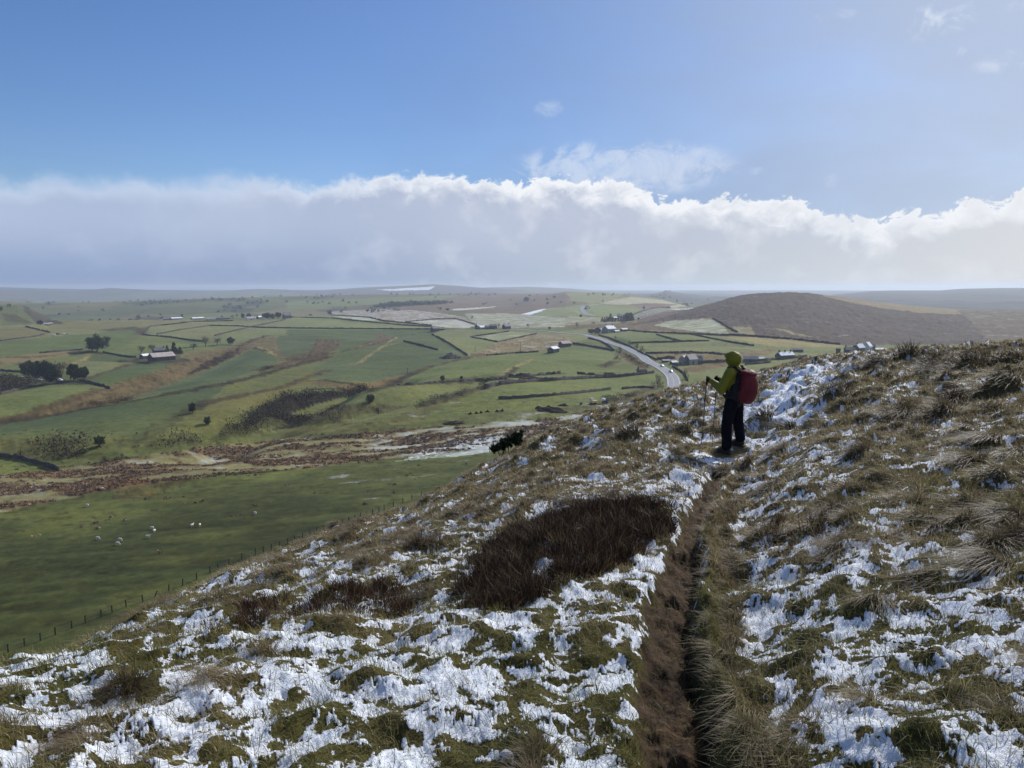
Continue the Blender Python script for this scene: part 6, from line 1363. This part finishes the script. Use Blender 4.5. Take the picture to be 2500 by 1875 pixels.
# sheep
WOOL = mat('wool', (0.62, 0.60, 0.52), 0.95, 0.1, var=0.15, scale=6, bump=.6, bscale=30); FACE = mat('sheep_face', (0.5, 0.47, 0.4), 0.9)
def make_sheep(graze):
    e = empty('sheep', (0, 0, 0)); hz = 0.28 if graze else 0.92
    def fb(bm):
        ell(bm, (0, 0, .62), .52, .27, .28); ell(bm, (-.25, 0, .63), .33, .28, .27); ell(bm, (.28, 0, .62), .28, .24, .26)
        capsule(bm, (.42, 0, .70), (.62, 0, .45 if graze else .88), .15, .10); ell(bm, (.72, 0, hz+.02), .15, .08, .09, Matrix.Rotation(0.9 if graze else 0.35, 3, 'Y'))
        for sy in (-1, 1):
            ell(bm, (.64, sy*.11, hz+.09), .03, .07, .03)
            capsule(bm, (.33, sy*.13, .5), (.34, sy*.13, .28), .07, .04, 8); capsule(bm, (.34, sy*.13, .28), (.33, sy*.13, .03), .035, .035, 8)
            capsule(bm, (-.36, sy*.14, .52), (-.30, sy*.14, .38), .10, .06, 8); capsule(bm, (-.30, sy*.14, .38), (-.42, sy*.14, .27), .055, .038, 8); capsule(bm, (-.42, sy*.14, .27), (-.39, sy*.14, .03), .036, .035, 8)
        capsule(bm, (-.56, 0, .68), (-.62, 0, .42), .05, .03, 8)
    grown('body', fb, WOOL, e, 0.03, 3); return e
PR = [make_sheep(True), make_sheep(False)]
SH = [((440, 82), 'sheep by the dark rush patch, highest in the near field', 0, .3), ((377, 154), 'lone sheep in the lighter green left part of the near field', 0, 2.8), ((1102, 188), 'lone sheep far to the right of the flock', 0, 2.6), ((830, 241), 'left one of the two sheep standing side by side', 1, 1.2), ((863, 240), 'right one of the two sheep standing side by side', 1, -1.4),
      ((657, 253), 'upper of the three sheep close together', 0, 2.9), ((667, 265), 'middle sheep of the three close together, seen end on', 1, -1.5), ((639, 290), 'lowest and longest of the three sheep close together', 1, 0.1), ((423, 297), 'leftmost sheep of the flock', 0, -.3), ((519, 303), 'upper of two sheep one above the other', 0, -.3), ((509, 320), 'lower of two sheep one above the other', 0, -.2)]
used = set()
for (q, lb, kd, yw) in SH:
    p = march(PX('R5', [q]), HV, 70, 900, 1600)[0]; z = float(HV(p[0], p[1]))
    if kd not in used: e = PR[kd]; used.add(kd)
    else:
        e = PR[kd].copy(); COL.objects.link(e)
        for ch in PR[kd].children: c = ch.copy(); COL.objects.link(c); c.parent = e
    e.location = (p[0], p[1], z); e.rotation_euler = (0, 0, yw); e.scale = (1.0,)*3; tag(e, lb, 'sheep', 'sheep grazing in the near field')

# gorse bush on the brow
p = FP('Z7', 1040, 905); e = empty('gorse_bush', p)
def gorse_v():
    g = np.random.default_rng(5); cl = []
    for i in range(70):
        t = g.random(); cl.append((-0.42+0.95*t+g.normal(0, .05), g.normal(0, .12), 0.30*t+(0.14+0.34*t)*g.random()**0.7))
    cl = np.array(cl); i = np.repeat(np.arange(len(cl)), 60); c = cl[i]+g.normal(0, .035, (len(i), 3)); d = g.normal(0, 1, (len(i), 3)); d[:, 2] = np.abs(d[:, 2])+.8; d /= np.linalg.norm(d, axis=1)[:, None]; d2 = g.normal(0, .012, (len(i), 3))
    V = np.stack([c-d2, c+d2, c+d*.085], 1).reshape(-1, 3); return V
V = gorse_v(); k = 1.0; link('crown', mkmesh('crown', V*k, tris=np.arange(len(V)).reshape(-1, 3), mat=GORSE), e)
bm_obj('trunk', lambda bm: [tube(bm, (-.2+.15*i, 0, -.1), (-.35+.22*i, .03*i, .25), .02, .008, 5) for i in range(5)], BARK, e); tag(e, 'dark green spiky gorse bush on the brow of the slope', 'gorse bush')

# ------------------------------------------------------------------ hiker
JACK = mat('jacket_cloth', lin((104, 102, 14)), 0.6, 0.3, var=0.12, scale=4, bump=.25, bscale=14); TROU = mat('trouser_cloth', (0.005, 0.005, 0.009), 0.9, 0.08, var=0.2, scale=5, bump=.2, bscale=20)
BOOT = mat('boot_leather', (0.012, 0.011, 0.011), 0.6, 0.3); GLOVE = mat('glove_cloth', (0.012, 0.012, 0.013), 0.8, 0.2); SKIN = mat('skin', (0.50, 0.28, 0.20), 0.55, 0.35)
PACK = mat('pack_cloth', lin((88, 8, 22)), 0.6, 0.3, var=0.18, scale=5, bump=.3, bscale=18); STRAP = mat('strap_webbing', (0.01, 0.01, 0.014), 0.8, 0.2); HAIR = mat('hair', (0.05, 0.035, 0.02), 0.7); POLE = mat('pole_shaft', (0.03, 0.03, 0.035), 0.4, 0.5); GREYP = mat('grey_binding', (0.25, 0.26, 0.28), 0.7)
ft = FP('P', 1788, 1100)
face = math.radians(180-47)          # heading, measured from +X
he = empty('person', ft, face); he.scale = (1.14,)*3
fL, fR = Vector((0.05, 0.14, 0)), Vector((-0.05, -0.14, 0))     # x forward, y to the person's left
def gz(v):   # ground height under a local point
    w_ = Matrix.Rotation(face, 3, 'Z')@v; return float(HF(ft.x+w_.x, ft.y+w_.y))-ft.z
zL, zR = gz(fL)+0.02, gz(fR)+0.02
hipL, hipR = Vector((0, .09, .90)), Vector((0, -.09, .90)); kL, kR = Vector((.06, .13, .48+zL/2)), Vector((-.01, -.13, .48+zR/2)); aL, aR = Vector((.03, .145, .09+zL)), Vector((-.07, -.14, .09+zR))
shL, shR = Vector((-.01, .19, 1.42)), Vector((-.01, -.19, 1.42)); eL, eR = Vector((.10, .27, 1.13)), Vector((.12, -.25, 1.13)); wL, wR = Vector((.34, .21, 1.24)), Vector((.36, -.15, 1.22))
hd = Vector((.06, 0, 1.62))
def fbody(bm):
    ell(bm, hd, .095, .075, .115); ell(bm, hd+Vector((.045, 0, -.06)), .055, .055, .055); ell(bm, hd+Vector((.10, 0, -.02)), .022, .013, .026); ell(bm, hd+Vector((.085, 0, -.062)), .018, .026, .008)
    for sy in (-1, 1): ell(bm, hd+Vector((.082, sy*.03, .005)), .014, .016, .011); ell(bm, hd+Vector((0, sy*.078, -.01)), .02, .012, .03)
    capsule(bm, hd+Vector((-.02, 0, -.08)), (-.01, 0, 1.44), .052, .06); capsule(bm, (-.01, 0, 1.36), (0, 0, 1.0), .13, .12)
    for a, b, c in ((shL, eL, wL), (shR, eR, wR)): capsule(bm, (0, 0, 1.38), a, .07, .055); capsule(bm, a, b, .05, .04); capsule(bm, b, c, .038, .028)
    for a, b, c in ((hipL, kL, aL), (hipR, kR, aR)): capsule(bm, a, b, .08, .055); capsule(bm, b, c, .052, .038)
grown('body', fbody, SKIN, he, 0.009, 4)
def fjack(bm):
    capsule(bm, (-.01, 0, 1.36), (0, 0, .98), .15, .155); ell(bm, (.03, 0, 1.2), .15, .19, .22); ell(bm, (0, 0, .95), .155, .185, .13); ell(bm, (-.01, 0, 1.40), .11, .19, .08)
    for a, b, c in ((shL, eL, wL), (shR, eR, wR)): capsule(bm, a, b, .098, .084); capsule(bm, b, c, .084, .055); ell(bm, b+Vector((0, 0, -.02)), .08, .075, .075)
    capsule(bm, (0, 0, 1.42), (.02, 0, 1.50), .09, .085)
grown('jacket', fjack, JACK, he, 0.012, 5, 0.018, 0.09)
def fhood(bm):
    ell(bm, hd+Vector((-.01, 0, .02)), .142, .124, .148); ell(bm, hd+Vector((-.06, 0, .03)), .10, .10, .12); capsule(bm, hd+Vector((-.02, 0, -.13)), (-.02, 0, 1.44), .098, .105); ell(bm, hd+Vector((.05, 0, .08)), .105, .095, .065)
    ell(bm, hd+Vector((.045, 0, -.125)), .06, .075, .05)
ho = grown('hood', fhood, JACK, he, 0.010, 4, 0.014, 0.07)
bmh = bmesh.new(); bmh.from_mesh(ho.data)      # open the face of the hood, leaving a peaked brim
kill = [v for v in bmh.verts if v.co.x > hd.x+.055 and abs(v.co.y) < .075 and hd.z-.115 < v.co.z < hd.z+.06]
bmesh.ops.delete(bmh, geom=kill, context='VERTS'); bmh.to_mesh(ho.data); bmh.free()
sm = ho.modifiers.new('thick', 'SOLIDIFY'); sm.thickness = 0.006; sm.offset = -1
bm_obj('hood_brim', lambda bm: [capsule(bm, hd+Vector((.10+.035*math.cos(t), .085*math.sin(t), .085-.03*abs(math.sin(t)))), hd+Vector((.10+.035*math.cos(t+.3), .085*math.sin(t+.3), .085-.03*abs(math.sin(t+.3)))), .008, .008, 6) for t in np.arange(-1.5, 1.4, .3)], JACK, ho, True)
grown('hair', lambda bm: (ell(bm, hd+Vector((-.01, 0, .045)), .10, .083, .09),), HAIR, he, 0.012, 2)
grown('waist_panel', lambda bm: (capsule(bm, (-.01, 0, 1.12), (0, 0, .93), .152, .168), ell(bm, (0, 0, .98), .162, .196, .15)), STRAP, he, 0.012, 4, 0.015, 0.09)
def ftrou(bm):
    ell(bm, (0, 0, .90), .135, .165, .13)
    for a, b, c in ((hipL, kL, aL), (hipR, kR, aR)):
        capsule(bm, a, b, .120, .098); capsule(bm, b, c+Vector((0, 0, .04)), .098, .090); ell(bm, c+Vector((0, 0, .07)), .085, .080, .06)
grown('trousers', ftrou, TROU, he, 0.012, 5, 0.02, 0.10)
for a in (aL, aR):
    def fbt(bm): capsule(bm, a+Vector((0, 0, .06)), a+Vector((0, 0, -.02)), .058, .06); capsule(bm, a+Vector((-.03, 0, -.045)), a+Vector((.15, 0, -.058)), .048, .038); ell(bm, a+Vector((.05, 0, -.02)), .09, .048, .045); addbox(bm, a.x-.085, a.x+.19, a.y-.045, a.y+.045, a.z-.108, a.z-.082)
    grown('boot', fbt, BOOT, he, 0.008, 2)
def glove(w_, sd):
    def fg(bm):
        d = Vector((.9, 0, .25)).normalized(); pal = w_+d*.06; ell(bm, pal, .052, .034, .042); capsule(bm, w_-d*.03, w_+d*.03, .036, .034)
        for i, l in enumerate((.030, .036, .033, .026)):       # fingers closed round the grip
            b0 = pal+Vector((.030, -sd*.006, .030-.020*i)); b1 = b0+Vector((l, -sd*.012, -.004)); b2 = b1+Vector((-.004, -sd*.034, -.006)); b3 = b2+Vector((-.030, -sd*.010, 0))
            capsule(bm, b0, b1, .0115, .0105, 8); capsule(bm, b1, b2, .0105, .0095, 8); capsule(bm, b2, b3, .0095, .0085, 8)
        t0 = pal+Vector((.0, -sd*.030, .028)); t1 = t0+Vector((.032, -sd*.012, .018)); t2 = t1+Vector((.026, sd*.004, -.002)); capsule(bm, t0, t1, .0135, .0115, 8); capsule(bm, t1, t2, .0115, .0095, 8)
    grown('glove', fg, GLOVE, he, 0.0045, 1)
glove(wL, 1); glove(wR, -1)
tag(he, 'person in yellow-green hooded jacket and dark trousers standing on the path holding two poles', 'person')
# backpack, carried: its own thing
be = empty('backpack', ft, face); be.scale = (1.14,)*3
def fpack(bm):
    ell(bm, (-.27, 0, 1.18), .15, .18, .31); ell(bm, (-.25, 0, 1.03), .125, .17, .16); ell(bm, (-.24, 0, 1.34), .12, .15, .12); capsule(bm, (-.2, 0, 1.36), (-.2, 0, 1.0), .11, .13)
bod = grown('sack', fpack, PACK, be, 0.014, 5, 0.022, 0.11)
grown('lid', lambda bm: (ell(bm, (-.24, 0, 1.42), .135, .15, .065), ell(bm, (-.31, 0, 1.40), .08, .13, .06)), PACK, be, 0.012, 4, 0.014, 0.08)
grown('back_panel', lambda bm: (capsule(bm, (-.13, -.08, 1.38), (-.13, -.10, .98), .065, .08), capsule(bm, (-.13, .08, 1.38), (-.13, .10, .98), .065, .08), ell(bm, (-.13, 0, 1.18), .07, .17, .26), ell(bm, (-.07, .15, 1.08), .08, .05, .15), ell(bm, (-.07, -.15, 1.08), .08, .05, .15)), STRAP, be, 0.012, 3)
for sy in (-1, 1):
    pts = [(-.15, sy*.09, 1.44), (-.06, sy*.12, 1.515), (.06, sy*.12, 1.49), (.14, sy*.115, 1.38), (.17, sy*.12, 1.25), (.12, sy*.165, 1.12), (-.02, sy*.205, 1.04), (-.14, sy*.15, 1.0)]
    bm_obj('shoulder_strap', lambda bm: [capsule(bm, pts[i], pts[i+1], .023, .023, 8) for i in range(7)], STRAP, be, True)
    grown('side_pocket', lambda bm: (ell(bm, (-.24, sy*.155, 1.04), .085, .035, .11),), PACK, be, 0.010, 3, 0.008, .05)
    bm_obj('compression_strap', lambda bm: [capsule(bm, a, b, .007, .007, 6) for a, b in (((-.16, sy*.172, 1.25), (-.33, sy*.14, 1.22)), ((-.33, sy*.14, 1.22), (-.405, sy*.04, 1.2)), ((-.15, sy*.178, 1.12), (-.36, sy*.14, 1.08)))], STRAP, be, True)
bm_obj('hip_belt', lambda bm: [capsule(bm, (.175*math.cos(t), .205*math.sin(t), 1.0), (.175*math.cos(t+.3), .205*math.sin(t+.3), 1.0), .026, .026, 8) for t in np.arange(0.5, 5.7, .3)], STRAP, be, True)
bm_obj('grab_loop', lambda bm: [capsule(bm, a, b, .008, .008, 6) for a, b in (((-.14, -.03, 1.47), (-.14, -.02, 1.51)), ((-.14, -.02, 1.51), (-.14, .02, 1.51)), ((-.14, .02, 1.51), (-.14, .03, 1.47)))], STRAP, be, True)
tag(be, 'dark red rucksack with black straps on the back of the hiker', 'backpack')
def wpole(hand, foot, label):
    gx_ = gz(foot); tip = Vector((foot.x, foot.y, gx_-0.02)); top = hand+Vector((.095, 0, .07)); e = empty('trekking_pole', ft, face); e.scale = (1.14,)*3; d = (tip-top).normalized()
    bm_obj('shaft', lambda bm: (tube(bm, top, top+(tip-top)*.5, .009, .009, 8), tube(bm, top+(tip-top)*.48, tip-d*.05, .007, .006, 8)), POLE, e)
    bm_obj('grip', lambda bm: (capsule(bm, top+d*.005, top+d*.14, .017, .014, 10), ell(bm, top, .02, .02, .014)), STRAP, e, True)
    bm_obj('lock', lambda bm: tube(bm, top+(tip-top)*.46, top+(tip-top)*.5, .013, .013, 8), GREYP, e); bm_obj('basket', lambda bm: tube(bm, tip-d*.07, tip-d*.065, .035, .03, 12), STRAP, e); bm_obj('tip', lambda bm: tube(bm, tip-d*.05, tip, .006, .003, 8), GREYP, e)
    bm_obj('wrist_loop', lambda bm: [tube(bm, top+Vector((.0, .028*math.sin(t), -.05-.05*math.cos(t))), top+Vector((.0, .028*math.sin(t+.5), -.05-.05*math.cos(t+.5))), .004, .004, 5) for t in np.arange(0, 6.2, .5)], STRAP, e)
    tag(e, label, 'trekking pole')
wpole(wL, Vector((.52, .20, 0)), 'black trekking pole in the hiker\'s left hand, the one farther from the legs')
wpole(wR, Vector((.50, -.13, 0)), 'black trekking pole in the hiker\'s right hand, passing close in front of the legs')

# ------------------------------------------------------------------ air
hm = bpy.data.materials.new('haze'); hm.use_nodes = True; nt = hm.node_tree; nt.nodes.clear(); o_ = nt.nodes.new('ShaderNodeOutputMaterial'); v_ = nt.nodes.new('ShaderNodeVolumePrincipled')
v_.inputs['Color'].default_value = (0.74, 0.85, 1.0, 1); v_.inputs['Density'].default_value = 1.25e-4; v_.inputs['Anisotropy'].default_value = 0.3; nt.links.new(v_.outputs[0], o_.inputs['Volume'])
zmin, zmax = min(float(GZ.min()), float(FZ.min()))-1.0, max(float(GZ.max()), 3.0)+2.0
bm = bmesh.new(); addbox(bm, -13000, 13000, -13000, 13000, zmin, zmax); me = bpy.data.meshes.new('haze'); bm.to_mesh(me); bm.free(); me.materials.append(hm)
tag(link('haze', me), 'thin blue haze over the valley', 'haze', None, 'stuff')
print('zrange', zmin, zmax, 'hiker at', ft, ft.length)
